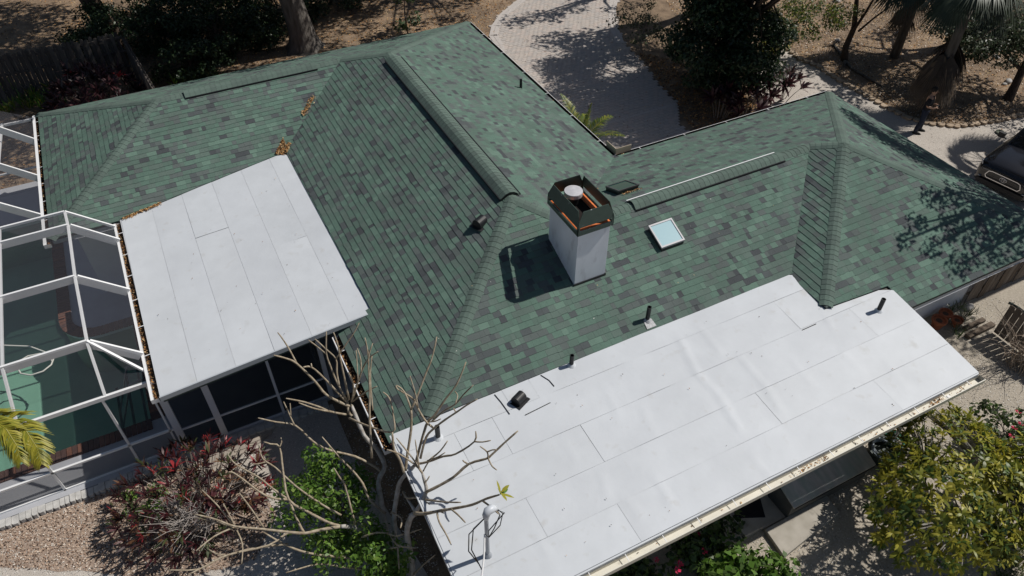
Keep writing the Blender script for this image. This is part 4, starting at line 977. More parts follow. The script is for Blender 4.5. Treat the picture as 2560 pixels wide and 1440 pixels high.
# maroon bush by the back fence, strap-leaved clumps
bc = G(235, 200, .8); bc = (bc[0]-.1, bc[1]-1.0, 0)
rosette_shrub('ti_shrub', 'dark maroon leafy shrub in front of the picket fence corner', 'shrub', bc, tipcloud(bc, (1.55, 1.5, 1.5), 85, 47), .42, .075, L_TI+[L_RED[3]], seed=47, w=[4, 4, 4, 1, .35])
def clump(label, x, y, n, rad, L, mats, seed, name='lily_clump', wd=.045):
    r = np.random.default_rng(seed); tips = [((x+r.normal(0, rad), y+r.normal(0, rad), .04), (r.normal(0, .15), r.normal(0, .15), 1), r.uniform(.7, 1.2)) for _ in range(n)]
    t = thing(name, label, 'plant', (x, y, 0), 'strap leaved plants along the back of the house'); V, F, MI = blades(tips, L, wd, mats, (7, 11), seed, .45, (.1, .9)); quads_np('foliage', V, F, mats, MI, t); return t
for i, (px, py, n, rad, lab) in enumerate([(60, 272, 16, .45, 'strap leaved plants at the left end of the picket fence'), (130, 262, 10, .35, 'strap leaved plants between fence foot and screen enclosure'), (20, 240, 9, .35, 'strap leaved plant at the left frame edge by the fence foot'), (455, 208, 8, .3, 'strap leaved clump where the fence meets the green roof'), (495, 196, 7, .3, 'yellowish strap leaved clump behind the far roof eave')]):
    p = G(px, py); clump(lab, p[0], p[1], n, rad, .55, L_BRI[:3]+L_YEL[2:3], 50+i)
# palm behind the inner roof corner, and the frond at the left frame edge
def feather(o, base, d, L, droop, leaf, mats_i, seed, nl=34, arch=.0):
    r = np.random.default_rng(seed); d = np.asarray(d, float); d /= np.linalg.norm(d); p = np.array(base, float); pts_ = [p.copy()]; n = 14; dd = d.copy()
    for i in range(n): dd = dd+np.array([0, 0, -droop*(.4+i/n)/n*2]); dd /= np.linalg.norm(dd); p = p+dd*L/n; pts_.append(p.copy())
    V = []; F = []; MI = []
    for i in range(nl):
        t = .12+.88*i/nl; s = t*n; k = min(n-1, int(s)); q = pts_[k]+(pts_[k+1]-pts_[k])*(s-k); tang = pts_[k+1]-pts_[k]; tang /= np.linalg.norm(tang); sd = np.cross(tang, [0, 0, 1.]); sd /= np.linalg.norm(sd)+1e-6; up = np.cross(sd, tang)
        ll = leaf*(math.sin(math.pi*min(1, .25+.72*t)))*r.uniform(.85, 1.1)
        for sg in (-1, 1):
            ld = sd*sg*.75+tang*.75+up*(.28+r.normal(0, .12)); ld /= np.linalg.norm(ld); a = q; m1_ = q+ld*ll*.5; e = m1_+(ld+np.array([0, 0, -.75]))/1.2*ll*.55; wv_ = np.cross(ld, up); wv_ /= np.linalg.norm(wv_)+1e-6; b = len(V); w_ = .019
            V += [a-wv_*w_*.4, a+wv_*w_*.4, m1_+wv_*w_, m1_-wv_*w_, e+wv_*.002, e-wv_*.002]; F += [(b, b+1, b+2, b+3), (b+3, b+2, b+4, b+5)]; mi = r.choice(mats_i); MI += [mi, mi]
    return V, F, MI, pts_
def feather_palm(name, label, base, h, specs, leaf, mats, grp=None):
    t = thing(name, label, 'palm', base, grp); o = MB(); o.tube([base, (base[0], base[1], h)], [.07, .05], 8); o.build('trunk', BARK, t)
    for i, (d, L, dr) in enumerate(specs):
        V, F, MI, pts_ = feather(None, (base[0], base[1], h), d, L, dr, leaf, list(range(len(mats))), 70+i+int(abs(base[0])*10)); fo = quads_np('frond', np.array(V), np.array(F), mats, np.array(MI), t)
        o = MB(); o.tube(pts_, [.016-.013*k/len(pts_) for k in range(len(pts_))], 5, cap=False); o.build('midrib', L_YEL[0], fo)
    return t
feather_palm('areca_palm', 'small yellow green palm peeping over the inner gutter corner', (.85, 3.0, 0), 1.0, [((-.05, -1, 1.5), 1.9, .5), ((-.1, .7, 1.4), 1.9, .6), ((.9, .2, 1.2), 1.6, .8), ((.5, -.9, 1.3), 1.8, .6), ((.1, -.2, 2), 1.7, .3), ((.6, .9, 1.2), 1.5, .8)], .42, L_YEL[2:4]+L_MID[:2])
f0 = G(-330, 1010, 3.0); f1 = G(35, 1085, 3.75)
feather_palm('areca_palm', 'arching yellow green palm frond entering at the left frame edge', (f0[0], f0[1]-.1, 0), 2.5, [((-.6, .5, 1.3), 2.0, .8), ((-.2, -.9, 1.4), 2.0, .8), ((.1, .8, 1.9), 1.6, .5)], .44, L_YEL[:2]+[L_YEL[0]])

pm = [o for o in D.objects if o.name.startswith('areca_palm')][-1]
fp = [np.array(G(*p)) for p in [(-150, 1120, 2.7), (-80, 1075, 3.1), (-25, 1052, 3.3), (25, 1050, 3.4), (66, 1078, 3.36), (92, 1118, 3.2), (104, 1160, 3.0)]]
for i_f, off in enumerate([np.zeros(3), np.array([-.28, .1, .12])]):
    P_ = [p+off for p in fp]; V = []; F = []; MI = []; r = np.random.default_rng(5+i_f); n = len(P_)-1
    for i in range(420):
        t = .1+.9*i/420; sg_ = 1 if i % 2 else -1; s_ = t*n; k = min(n-1, int(s_)); q_ = P_[k]+(P_[k+1]-P_[k])*(s_-k); tg = P_[k+1]-P_[k]; tg /= np.linalg.norm(tg); sd = np.cross(tg, [0, 0, 1.]); sd /= np.linalg.norm(sd)
        ll = .50*math.sin(math.pi*min(1, .3+.62*t))*r.uniform(.8, 1.1); ld = sd*sg_*.6+tg*.75+np.array([0, 0, .10+r.normal(0, .12)]); ld /= np.linalg.norm(ld); m1_ = q_+ld*ll*.5; e = m1_+(ld+np.array([0, 0, -.9]))/1.25*ll*.6; wv_ = np.cross(ld, [0, 0, 1.]); wv_ /= np.linalg.norm(wv_); b = len(V); w_ = .0105
        V += [q_-wv_*w_*.4, q_+wv_*w_*.4, m1_+wv_*w_, m1_-wv_*w_, e+wv_*.002, e-wv_*.002]; F += [(b, b+1, b+2, b+3), (b+3, b+2, b+4, b+5)]; mi = r.choice(3, p=[.45, .3, .25]); MI += [mi, mi]
    fo = quads_np('frond', np.array(V), np.array(F), L_YEL[:3], np.array(MI), pm); o = MB(); o.tube(P_, [.02-.0025*k for k in range(len(P_))], 5, cap=False); o.build('midrib', L_YEL[0], fo)
# ------------------------------------------------------------------ bare frangipani in front of the roofs
fr = thing('frangipani_tree', 'bare frangipani tree with stubby pale branches reaching over the white roof edge', 'tree', (-9.75, -7.9, 0))
M_FR = mat('frangipani_bark', (.52,.50,.47), rough=.8, col2=(.28,.25,.21), scale=9., detail=8., bump=.006, bscale=60., wear=(14., (.46,.44,.41), .58, .72))
M_FRT = mat('frangipani_tip_bark', (.42,.36,.27), rough=.75, col2=(.22,.17,.11), scale=14., detail=8., bump=.005, bscale=80.)
def br(px, z0, z1, r0, r1, m=M_FRT, name='branch'):
    n = len(px); L = [0]
    for a, b in zip(px[:-1], px[1:]): L.append(L[-1]+math.hypot(b[0]-a[0], b[1]-a[1]))
    pts_ = [G(p[0], p[1], z0+(z1-z0)*l/L[-1]) for p, l in zip(px, L)]; out = [pts_[0]]
    # subdivide with a soft curve
    for i in range(n-1):
        a, b = pts_[i], pts_[i+1]; pa = pts_[max(0, i-1)]; pb = pts_[min(n-1, i+2)]
        for t in (1/3, 2/3, 1):
            t2, t3 = t*t, t*t*t; out.append(.5*((2*a)+(-pa+b)*t+(2*pa-5*a+4*b-pb)*t2+(-pa+3*a-3*b+pb)*t3))
    k = len(out); rad = [r0+(r1-r0)*i/(k-1) for i in range(k)]
    rad = [q*(1+.07*math.sin(i*2.1+px[0][0])) for i, q in enumerate(rad)]; rad[-1] *= .75
    o = MB(); o.tube(out, rad, 8); return o.build(name, m, fr, smooth=True)
TR = dict(m=M_FR, name='trunk')
br([(1034,1470),(1027,1390),(1017,1335),(1025,1298),(1037,1283)], .9, 2.55, .062, .048, **TR)
br([(985,1420),(968,1340),(957,1275),(946,1205),(962,1165),(940,1120),(910,1088),(879,1013)], .4, 3.1, .06, .036, **TR)
br([(1000,1420),(975,1370),(940,1341),(890,1319),(853,1316)], .5, 1.75, .058, .045, **TR)
br([(995,1400),(985,1300),(994,1230),(1000,1205),(1018,1182),(1038,1163)], .9, 2.95, .05, .035, **TR)
br([(1037,1283),(1062,1284),(1100,1277),(1130,1272),(1180,1262),(1215,1247),(1248,1237)], 2.65, 4.05, .032, .017)
br([(1205,1251),(1228,1268),(1247,1285)], 3.76, 4.0, .018, .013); br([(1127,1272),(1145,1287),(1163,1306)], 3.25, 3.6, .018, .013); br([(1092,1278),(1098,1305),(1115,1335),(1128,1362)], 3.02, 3.4, .018, .012); br([(1098,1277),(1110,1283)], 3.05, 3.1, .016, .012)
br([(1037,1283),(1053,1258),(1066,1228),(1062,1205),(1056,1183)], 2.55, 3.2, .042, .026, M_FR)
br([(1066,1230),(1100,1213),(1135,1192),(1172,1160),(1215,1147),(1228,1138),(1260,1108),(1295,1077)], 2.95, 4.2, .028, .015)
br([(1172,1161),(1160,1154),(1157,1150)], 3.6, 3.7, .015, .012); br([(1220,1145),(1230,1165),(1242,1175)], 3.8, 3.85, .015, .011); br([(1220,1146),(1218,1130),(1200,1116)], 3.8, 4.0, .015, .012); br([(1218,1130),(1230,1125),(1241,1124)], 3.9, 4.0, .013, .011)
br([(1062,1207),(1068,1200),(1074,1190)], 3.1, 3.2, .014, .011)
br([(1056,1183),(1038,1162),(998,1135),(967,1124)], 3.2, 3.6, .02, .013); br([(1055,1181),(1031,1145),(991,1095)], 3.2, 3.7, .018, .012); br([(1048,1169),(1043,1135),(1038,1099)], 3.3, 3.7, .014, .01)
br([(1036,1161),(1068,1155),(1108,1141),(1139,1135),(1186,1104),(1189,1078)], 3.0, 4.1, .024, .013); br([(1186,1104),(1206,1105),(1227,1101)], 3.95, 4.1, .014, .011); br([(1072,1151),(1100,1128),(1119,1102)], 3.3, 3.7, .016, .011); br([(1068,1152),(1095,1142),(1113,1131)], 3.25, 3.5, .013, .01); br([(1058,1178),(1068,1160),(1082,1141)], 3.2, 3.5, .014, .01)
br([(1008,1229),(1018,1245),(1041,1244),(1065,1249),(1110,1255),(1152,1256)], 2.3, 3.55, .024, .013); br([(1018,1245),(1050,1246),(1074,1261)], 2.4, 2.9, .016, .011)
br([(1040,1283),(1030,1265),(1018,1247)], 2.55, 2.4, .03, .024, M_FR)
br([(1038,1163),(1065,1064),(1085,1040),(1112,1000),(1142,960),(1165,905)], 2.95, 4.6, .028, .014); br([(1014,1176),(1018,1138),(1028,1071),(1028,1024)], 2.9, 3.9, .028, .021); br([(1028,1024),(1011,980),(991,963)], 3.9, 4.3, .018, .013)
br([(1028,1024),(1045,985),(1066,930),(1080,895),(1092,842)], 3.9, 4.9, .02, .013); br([(1051,1146),(1065,1094),(1085,1071),(1112,1050),(1142,1030),(1168,1012),(1193,998)], 3.1, 4.4, .024, .013); br([(1140,1032),(1136,1024),(1133,1020)], 4.0, 4.05, .013, .011)
br([(1085,1071),(1065,1054),(1048,1027),(1035,1000),(1015,985),(994,973),(990,964)], 3.5, 4.3, .021, .013); br([(1080,1053),(1110,1027),(1139,1010),(1160,985),(1183,963)], 3.6, 4.5, .018, .012); br([(1070,1055),(1088,1053),(1102,1047)], 3.6, 3.8, .014, .011); br([(1138,1010),(1144,990),(1137,978)], 4.2, 4.3, .012, .01); br([(1045,1020),(1040,990),(1025,940)], 4.0, 4.5, .013, .01)
# left head
br([(879,1013),(866,1013),(816,987),(789,955),(742,909),(715,896),(684,888)], 3.1, 4.5, .028, .014); br([(742,909),(723,873),(705,845),(694,831)], 4.1, 4.6, .017, .011)
br([(866,1004),(842,979),(810,945),(779,918),(758,918)], 3.25, 4.2, .022, .014); br([(779,918),(778,908)], 4.1, 4.15, .014, .011); br([(866,998),(842,955),(828,920),(816,884),(816,829)], 3.3, 4.6, .021, .012); br([(815,884),(795,868),(771,850)], 4.2, 4.5, .015, .011)
br([(848,965),(842,930),(840,897),(815,873),(787,847)], 3.7, 4.5, .018, .012); br([(840,897),(869,855),(885,832),(898,807)], 4.1, 4.7, .015, .010); br([(873,1000),(853,908),(845,865),(834,831)], 3.3, 4.6, .02, .012); br([(879,1005),(884,971),(880,950),(871,931)], 3.2, 3.9, .018, .012)
br([(879,1005),(903,931),(921,897),(945,879)], 3.2, 4.3, .02, .012); br([(882,1003),(916,979),(942,966)], 3.2, 3.8, .017, .012); br([(903,930),(902,900),(893,870)], 3.9, 4.2, .014, .010); br([(895,950),(892,900),(890,875)], 3.8, 4.2, .012, .009)
br([(930,1145),(924,1050),(924,971),(921,897),(932,858)], 2.9, 4.6, .024, .012); br([(921,897),(918,870),(912,844)], 4.3, 4.6, .014, .011); br([(932,1026),(928,980),(926,930),(930,890)], 3.6, 4.3, .014, .011)
br([(868,1037),(826,1029),(800,1018),(760,1005),(715,996)], 3.0, 3.9, .022, .013); br([(824,1029),(785,1021),(747,1007)], 3.3, 3.8, .018, .012); br([(880,1040),(872,1030),(868,1000)], 3.0, 3.2, .026, .022)
br([(873,1045),(917,1064),(981,1081),(984,1044),(974,997),(957,980)], 3.0, 4.1, .021, .012); br([(1010,1182),(1000,1150),(985,1122),(981,1081)], 2.9, 3.6, .026, .019)
br([(951,1178),(934,1165),(887,1141),(823,1125),(783,1104),(739,1064),(690,1055),(645,1045)], 2.0, 3.3, .028, .013); br([(736,1063),(723,1035),(709,1004)], 3.0, 3.4, .016, .011); br([(727,1040),(726,1022),(725,1008)], 3.2, 3.4, .012, .010)
br([(964,1284),(924,1249),(907,1209),(880,1175),(850,1145),(805,1092)], 1.7, 3.0, .028, .013); br([(887,1310),(863,1215),(850,1195),(835,1170)], 1.7, 2.6, .022, .012)
br([(853,1316),(820,1306),(769,1279),(722,1249),(708,1180),(699,1118),(676,1110),(658,1104)], 1.7, 2.9, .030, .012); br([(699,1118),(704,1105),(702,1094)], 2.7, 2.8, .014, .011); br([(720,1248),(680,1220),(645,1192),(591,1162),(571,1138)], 2.1, 2.9, .021, .012); br([(722,1249),(680,1245),(648,1229),(610,1200),(584,1182),(571,1180)], 2.1, 2.8, .021, .012)
br([(853,1288),(806,1262),(739,1215),(690,1170),(658,1148),(648,1120)], 1.8, 2.8, .022, .012); br([(662,1155),(645,1160),(631,1160)], 2.7, 2.75, .013, .011)
br([(853,1316),(800,1325),(763,1333),(719,1330),(658,1323),(588,1316),(535,1297),(487,1286)], 1.7, 2.5, .034, .013); br([(588,1317),(537,1340),(490,1377)], 2.2, 2.4, .017, .012); br([(586,1313),(572,1285),(558,1259)], 2.25, 2.6, .015, .011); br([(588,1318),(540,1305),(487,1293)], 2.2, 2.45, .014, .011); br([(588,1318),(606,1360),(604,1410)], 2.2, 2.1, .015, .010); br([(660,1320),(630,1275),(598,1232)], 2.0, 2.7, .018, .012); br([(584,1312),(545,1265),(504,1224)], 2.25, 2.8, .016, .011)
br([(763,1336),(748,1310),(722,1249)], 1.8, 2.1, .025, .02)
br([(985,1400),(930,1400),(853,1393),(773,1383),(715,1363),(658,1330)], .7, 1.9, .034, .014); br([(760,1334),(719,1333),(672,1363),(571,1387),(520,1412),(470,1437)], 1.75, 2.2, .022, .012); br([(566,1389),(540,1384),(521,1373)], 2.05, 2.1, .014, .011); br([(720,1360),(638,1370),(554,1393),(497,1423),(421,1425)], 1.5, 2.2, .022, .012); br([(925,1425),(853,1417),(796,1410),(715,1432)], .8, 1.5, .024, .012)
br([(905,1343),(940,1332),(968,1333)], 1.6, 2.0, .02, .013); br([(967,1333),(990,1340),(1011,1334)], 1.9, 2.3, .018, .011); br([(975,1335),(994,1363),(1041,1370)], 1.9, 2.4, .017, .011); br([(994,1363),(996,1395),(998,1423)], 2.1, 2.0, .016, .011); br([(978,1280),(1004,1296),(1001,1320)], 2.2, 2.4, .016, .012); br([(1030,1440),(1058,1412),(1088,1387)], 1.2, 1.9, .018, .012); br([(935,1375),(966,1372),(995,1368)], 1.5, 2.1, .015, .011); br([(1012,1340),(1030,1330),(1055,1322)], 2.0, 2.3, .0145, .011)
V, F, MI = blades([(G(1250, 1236, 4.07), (.5, .1, .8), 1.0)], .20, .062, L_BRI[:2]+L_YEL[:1], (6, 7), 9, .25, (.7, 1.4)); quads_np('leaf_tuft', V, F, L_BRI[:2]+L_YEL[:1], MI, fr)

# ------------------------------------------------------------------ tree at the lower right: whorls of pointed leaves
ct = np.array([.85, -11.75, 0])
def whorl_tree(name, label, c, rad, zc, n, L, wd, mats, seed, w=None, group=None):
    r = np.random.default_rng(seed); t = thing(name, label, 'tree', (c[0], c[1], 0), group); tips = []
    for _ in range(n):
        d = r.normal(size=3); d /= np.linalg.norm(d); d[2] = abs(d[2])*1.0-.25; q = (.55+.45*r.random()**.5); p = np.array([c[0], c[1], zc])+d*q*np.array(rad)*(1+.22*math.sin(3*math.atan2(d[1], d[0])+seed))
        tips.append((p, (d[0]*.9+r.normal(0, .25), d[1]*.9+r.normal(0, .25), .75), r.uniform(.75, 1.2)))
    V, F, MI = blades(tips, L, wd, mats, (6, 10), seed, .55, (.6, 1.5), w); quads_np('crown', V, F, mats, MI, t)
    M_T = mat('pale_stem', (.42,.40,.36), rough=.9, col2=(.22,.20,.17), scale=8.)
    for k in range(4):
        a = k*1.7+.4; o = MB(); b0 = np.array([c[0]+.15*math.cos(a), c[1]+.15*math.sin(a), -.05]); e = np.array([c[0]+rad[0]*.45*math.cos(a), c[1]+rad[1]*.45*math.sin(a), zc+.1]); o.tube([b0, (b0+e)/2+np.array([.1*math.cos(a+2), .1*math.sin(a+2), .1]), e], [.055, .045, .03], 7); o.build('trunk', M_T, t, smooth=True)
    o = MB()
    for p, ax, s in tips[::2]:
        a = math.atan2(p[1]-c[1], p[0]-c[0]); k = min(range(4), key=lambda k: abs(math.atan2(math.sin(a-k*1.7-.4), math.cos(a-k*1.7-.4)))); aa = k*1.7+.4; e = np.array([c[0]+rad[0]*.40*math.cos(aa), c[1]+rad[1]*.40*math.sin(aa), zc])
        o.tube([e, (e+p)/2+np.array([0, 0, .1]), p], [.022, .015, .008], 4, cap=False)
    tag(o.build('limb', M_T, t), kind='stuff'); return t
whorl_tree('umbrella_tree', 'bushy yellow green tree filling the lower right corner beside the gutter', ct, (1.95, 1.9, .95), 1.45, 1050, .165, .050, L_YEL+L_MID[1:3], 61, [4, 3, 4, 3, 1.5, 1])
whorl_tree('umbrella_tree', 'smaller yellow green tree at the right frame edge above the lawn', np.array([2.3, -12.4, 0]), (1.0, 1.0, .9), 1.5, 190, .23, .072, L_YEL+L_MID[1:3], 62, [4, 3, 4, 3, 1.5, 2])
# flowering shrub at the lower edge, big rounded leaves
M_PINK = mat('pink_petal', (.62,.03,.10), rough=.6)
def flower_bush(label, c, rad, n, seed, flowers, leaf=.15, mats=None):
    mats = mats or L_BRI[:3]+L_MID[:2]; t = tree('flowering_shrub', label, 'shrub', (c[0], c[1], 0), (c[0], c[1], rad[2]*.7), .03, .02, clump_cloud((c[0], c[1], rad[2]*.65), (rad[0], rad[1], rad[2]*.6), n, .26, seed), 42, .26, leaf, mats, TWIG, seed=seed, aspect=.68)
    for f in flowers:
        o = MB(); r = random.Random(seed+len(f)); f = np.array(f)
        for k in range(16): d = np.array([r.gauss(0, 1), r.gauss(0, 1), r.random()]); d /= np.linalg.norm(d); s = f+d*.035*r.random(); e = np.cross(d, [.3, .2, .9]); e /= np.linalg.norm(e); o.poly([s, s+d*.025+e*.016, s+d*.05, s+d*.025-e*.016])
        o.build('flower', M_PINK, t)
    return t
q = lambda x, y, z: tuple(G(x, y, z))
flower_bush('big leaved green shrub with pink flowers in shade under the low gutter', (-3.95, -10.75), (.85, .42, .62), 26, 63, [q(1760,1378,.7), q(1700,1410,.8), q(1693,1425,.8), q(1785,1345,.5)], .16)
flower_bush('small green shrub at the bottom beside the concrete slab', (-3.05, -11.15), (.42, .3, .45), 12, 64, [], .12)
flower_bush('dark shrub under the gutter hiding in the house shade', (-5.7, -10.0), (.95, .42, .6), 26, 65, [q(1640,1400,.5)], .14, L_MID[:2]+L_DARK[:2])
flower_bush('dark leafy shrub in the shade between pink flowered shrub and door mat', (-4.0, -9.95), (.95, .42, .6), 30, 67, [q(1745,1338,.4)], .14, L_MID[:2]+L_DARK[:2])
flower_bush('pink flowered shrub at the right frame edge by the gravel', (3.75, -10.9), (.75, .7, .8), 26, 66, [q(2535,1070,.9), q(2552,1060,.95), q(2528,1090,.8), q(2545,1030,.9)], .12, L_MID[:2]+L_OLIVE[:2])
lawn = [G(2480, 1450)[:2], G(2500, 1385)[:2], G(2540, 1340)[:2], G(2600, 1320)[:2], G(2800, 1330)[:2], G(2800, 1500)[:2], G(2480, 1500)[:2]]
r_ = np.random.default_rng(3); P = scatter(lawn, 7000); N_ = np.c_[r_.normal(0, 1, (len(P), 2)), np.full(len(P), .25)]
V, F = leaf_quads(np.c_[P, np.full(len(P), .05)], N_, r_.uniform(.05, .1, len(P)), .18, .1, np.c_[r_.normal(0, .35, (len(P), 2)), np.ones(len(P))], r_)
tag(quads_np('grass', V, F, L_MID[:2]+L_BRI[2:3], r_.choice(3, len(P))), kind='stuff')

# ------------------------------------------------------------------ things along the south wall
M_CONC = mat('weathered_concrete', (.42,.39,.34), rough=.9, col2=(.31,.285,.24), scale=3.2, detail=9., bump=.003, bscale=80., wear=(5., (.17,.155,.13), .60, .82))
def block(name, pts, z0, z1, m, bev=.012, parent=None):
    o = MB(); c = np.mean(pts, axis=0); ins = [tuple(np.array(p)+(c-np.array(p))*bev/np.linalg.norm(c-np.array(p))) for p in pts]
    o.prism([(*p, z0) for p in pts], [(*p, z1-bev) for p in pts]); b = len(o.v)-len(pts); n = len(pts)
    o.f.pop(1); o.m.pop(); b2 = len(o.v); o.v += [(*p, z1) for p in ins]; o.f.append(tuple(range(b2, b2+n)))
    o.m.append(0)
    for i in range(n): j = (i+1) % n; o.f.append((b+i, b+j, b2+j, b2+i)); o.m.append(0)
    return o.build(name, m, parent)
tag(block('concrete_pad', [(-2.95, -10.12), (-.5, -10.12), (-.5, -9.2), (-2.95, -9.2)], -.02, .05, M_CONC), kind='structure')
tag(block('concrete_step', [(-2.56, -10.82), (-.82, -10.58), (-.76, -10.14), (-2.50, -10.17)], 0, .12, M_CONC), 'long pale concrete step half in sun beyond the low gutter', 'step')
tag(block('door_mat', [(-2.86, -9.66), (-2.27, -9.93), (-2.0, -9.4), (-2.55, -9.15)], .05, .066, mat('black_rubber_mat', (.012,.012,.014), rough=.95), .006), 'black rubber door mat on the concrete under the gutter', 'mat')
M_LID = mat('grey_lid', (.50,.49,.46), rough=.8, col2=(.33,.32,.30), scale=4., detail=9., wear=(2.0, (.30,.38,.34), .5, .8), stretch=(2, .6, 1))
bx = thing('storage_box', 'long grey weathered storage box with sloping lid under the gutter', 'storage box', (-.75, -9.93, .05))
o = MB(); o.box(-1.88, .36, -10.16, -9.55, .05, .60); o.build('body', mat('box_body_dark', (.10,.10,.095), rough=.8, var=.3, scale=4.), bx)
o = MB(); q0 = [(-1.95, -10.24), (.36, -10.24), (.46, -9.52), (-1.90, -9.52)]; zz = [.62, .62, .76, .76]; o.prism([(*p, z) for p, z in zip(q0, zz)], [(*p, z+.035) for p, z in zip(q0, zz)]); o.build('lid', M_LID, bx)
o = MB(); o.box(-1.9, .33, -10.26, -10.243, .585, .61); o.build('lid_lip', M_DARKMETAL, bx)
# hose pot, hose and downspout
hp = thing('hose_pot', 'dark round pot full of coiled garden hose beside the storage box', 'hose pot', (1.12, -9.95, 0))
o = MB(); o.lathe([(.26, 0), (.33, .12), (.36, .32), (.385, .34), (.385, .36), (.34, .36), (.32, .2), (.02, .2)], (1.12, -9.95, 0), 22); o.build('pot', mat('dark_green_plastic', (.03,.045,.04), rough=.5), hp)
o = MB(); pts_ = [(1.12+(.30-.02*(k % 9)/9)*math.cos(k*.5), -9.95+(.29)*math.sin(k*.5), .24+.0035*k) for k in range(45)]; o.tube(pts_, .016, 6, cap=True); o.build('hose', mat('pale_blue_hose', (.42,.47,.52), rough=.45), hp)
o = MB(); pts_ = [(1.62+.24*math.cos(k*.5), -9.8+.22*math.sin(k*.5), .03+.004*k) for k in range(60)]; o.tube(pts_, .017, 6); tag(o.build('hose_coil', mat('green_hose', (.01,.16,.09), rough=.4)), 'coiled green garden hose on the gravel half hidden by leaves', 'hose')
o = MB(); o.tube([(1.45, -10.34, 2.5), (1.45, -10.34, 2.35), (1.47, -9.85, 2.1), (1.47, -9.84, .2)], .04, 8); o.build('downspout', M_WHITE, house)
# walkway of slabs by the screen room
M_SLAB = mat('walkway_paver', (.40,.35,.30), rough=.9, var=.3, scale=5., wear=(7., (.2,.17,.13), .6, .8))
wk = tag(block('walkway', [(-13.0, -3.55), (-11.15, -3.0), (-11.05, -2.72), (-13.0, -2.86)], -.03, .03, M_SLAB), kind='structure')
for k in range(6):
    x0 = -12.95+.31*k; o = MB(); o.box(x0+.008, x0+.30, -3.0-.03*(5-k)-.20+.05*k, -2.74-.02*(5-k), .028, .052); o.build('slab', M_SLAB, wk)
o = MB(); tag(block('stepping_stone', [(-12.3, -3.0), (-12.0, -2.95), (-12.02, -2.7), (-12.32, -2.72)], 0, .09, mat('dark_stone', (.12,.11,.105), rough=.9)), 'small dark paving block at the foot of the middle porch post', 'paving block')

# ------------------------------------------------------------------ side yard at the right: fences, pots, twigs
M_BRD = [mat('grey_board_a', (.20,.165,.135), rough=.95, col2=(.10,.08,.065), scale=5., detail=9., stretch=(3, 3, .35), bump=.004, bscale=20.), mat('grey_board_b', (.25,.21,.175), rough=.95, col2=(.13,.105,.085), scale=5., detail=9., stretch=(3, 3, .35), bump=.004, bscale=20.), mat('grey_board_c', (.16,.125,.095), rough=.95, col2=(.08,.06,.045), scale=5., detail=9., stretch=(3, 3, .35), bump=.004, bscale=20.)]
f1_ = thing('board_fence', 'low fence of wide weathered boards standing beside the white house wall', 'fence', (7.1, -7.34, 0))
x = 7.07
while x < 9.6:
    wd = rnd.uniform(.17, .27); h = rnd.uniform(1.05, 1.22); o = MB(); yy = -7.36+rnd.choice([0, .03]); tl = rnd.uniform(-.04, .04)
    bq = [(x, 0), (x+wd-.014, 0), (x+wd-.014+tl, h-.05), (x+wd*.7+tl, h), (x+wd*.3+tl, h), (x+tl, h-.04)]; o.prism([(a, yy-.012, z) for a, z in bq], [(a, yy+.012, z) for a, z in bq]); o.build('board', rnd.choice(M_BRD), f1_); x += wd
for z in (.3, .9): o = MB(); o.box(7.05, 9.6, -7.31, -7.27, z, z+.08); o.build('rail', M_BRD[2], f1_)
f2_ = thing('slat_fence', 'slatted dark timber fence letting thin sun stripes onto the gravel', 'fence', (6.82, -8.5, 0))
y = -8.46; 
while y > -11.2:
    wd = rnd.uniform(.15, .19); h = rnd.uniform(1.04, 1.12); o = MB(); bq = [(y-wd+.018, .045), (y, .045), (y, h-.02), (y-.02, h), (y-wd+.04, h), (y-wd+.018, h-.02)]; o.prism([(6.805, a, z) for a, z in bq], [(6.83, a, z) for a, z in bq]); o.build('board', rnd.choice(M_BRD), f2_); y -= wd
for z in (.3, .86): o = MB(); o.box(6.832, 6.87, -11.2, -8.46, z, z+.08); o.build('rail', M_BRD[2], f2_)
o = MB(); o.tube([(6.93, -8.35, .98), (6.95, -8.6, 1.0), (6.94, -9.6, .97), (6.95, -11.2, .99)], .035, 8); tag(o.build('drain_pipe', mat('dark_green_pipe', (.02,.035,.032), rough=.4)), 'dark green pipe lying along the top of the slatted fence', 'pipe')
M_TERRA = mat('terracotta', (.36,.115,.055), rough=.85, var=.25, scale=9.)
for i, (x, y, s, lab) in enumerate([(5.62, -7.62, .19, 'terracotta pot nearest the white flat roof edge, in front of the others'), (6.02, -7.50, .17, 'terracotta pot standing at the back against the white wall'), (6.12, -7.80, .15, 'small terracotta pot at the right beside the grassy plants')]):
    t = thing('flower_pot', lab, 'pot', (x, y, 0), 'terracotta pots by the white wall'); o = MB(); o.lathe([(s*.62, 0), (s*.9, s*1.3), (s*1.05, s*1.3), (s*1.05, s*1.65), (s*.9, s*1.65), (s*.85, s*1.35)], (x, y, 0), 18); o.build('pot', M_TERRA, t)
    o = MB(); o.lathe([(s*.86, s*1.3), (.01, s*1.4)], (x, y, 0), 14); o.build('soil', CHIP[3], t)
for i, (x, y, n, lab) in enumerate([(6.35, -7.72, 7, 'grassy clump along the wall beside the terracotta pots'), (5.75, -8.15, 5, 'low grassy clump at the flat roof corner below the pots'), (6.75, -7.7, 6, 'grassy clump at the foot of the wide board fence')]):
    clump(lab, x, y, n, .16, .38, L_OLIVE[:2]+L_MID[:1], 90+i, 'grass_clump', .018)
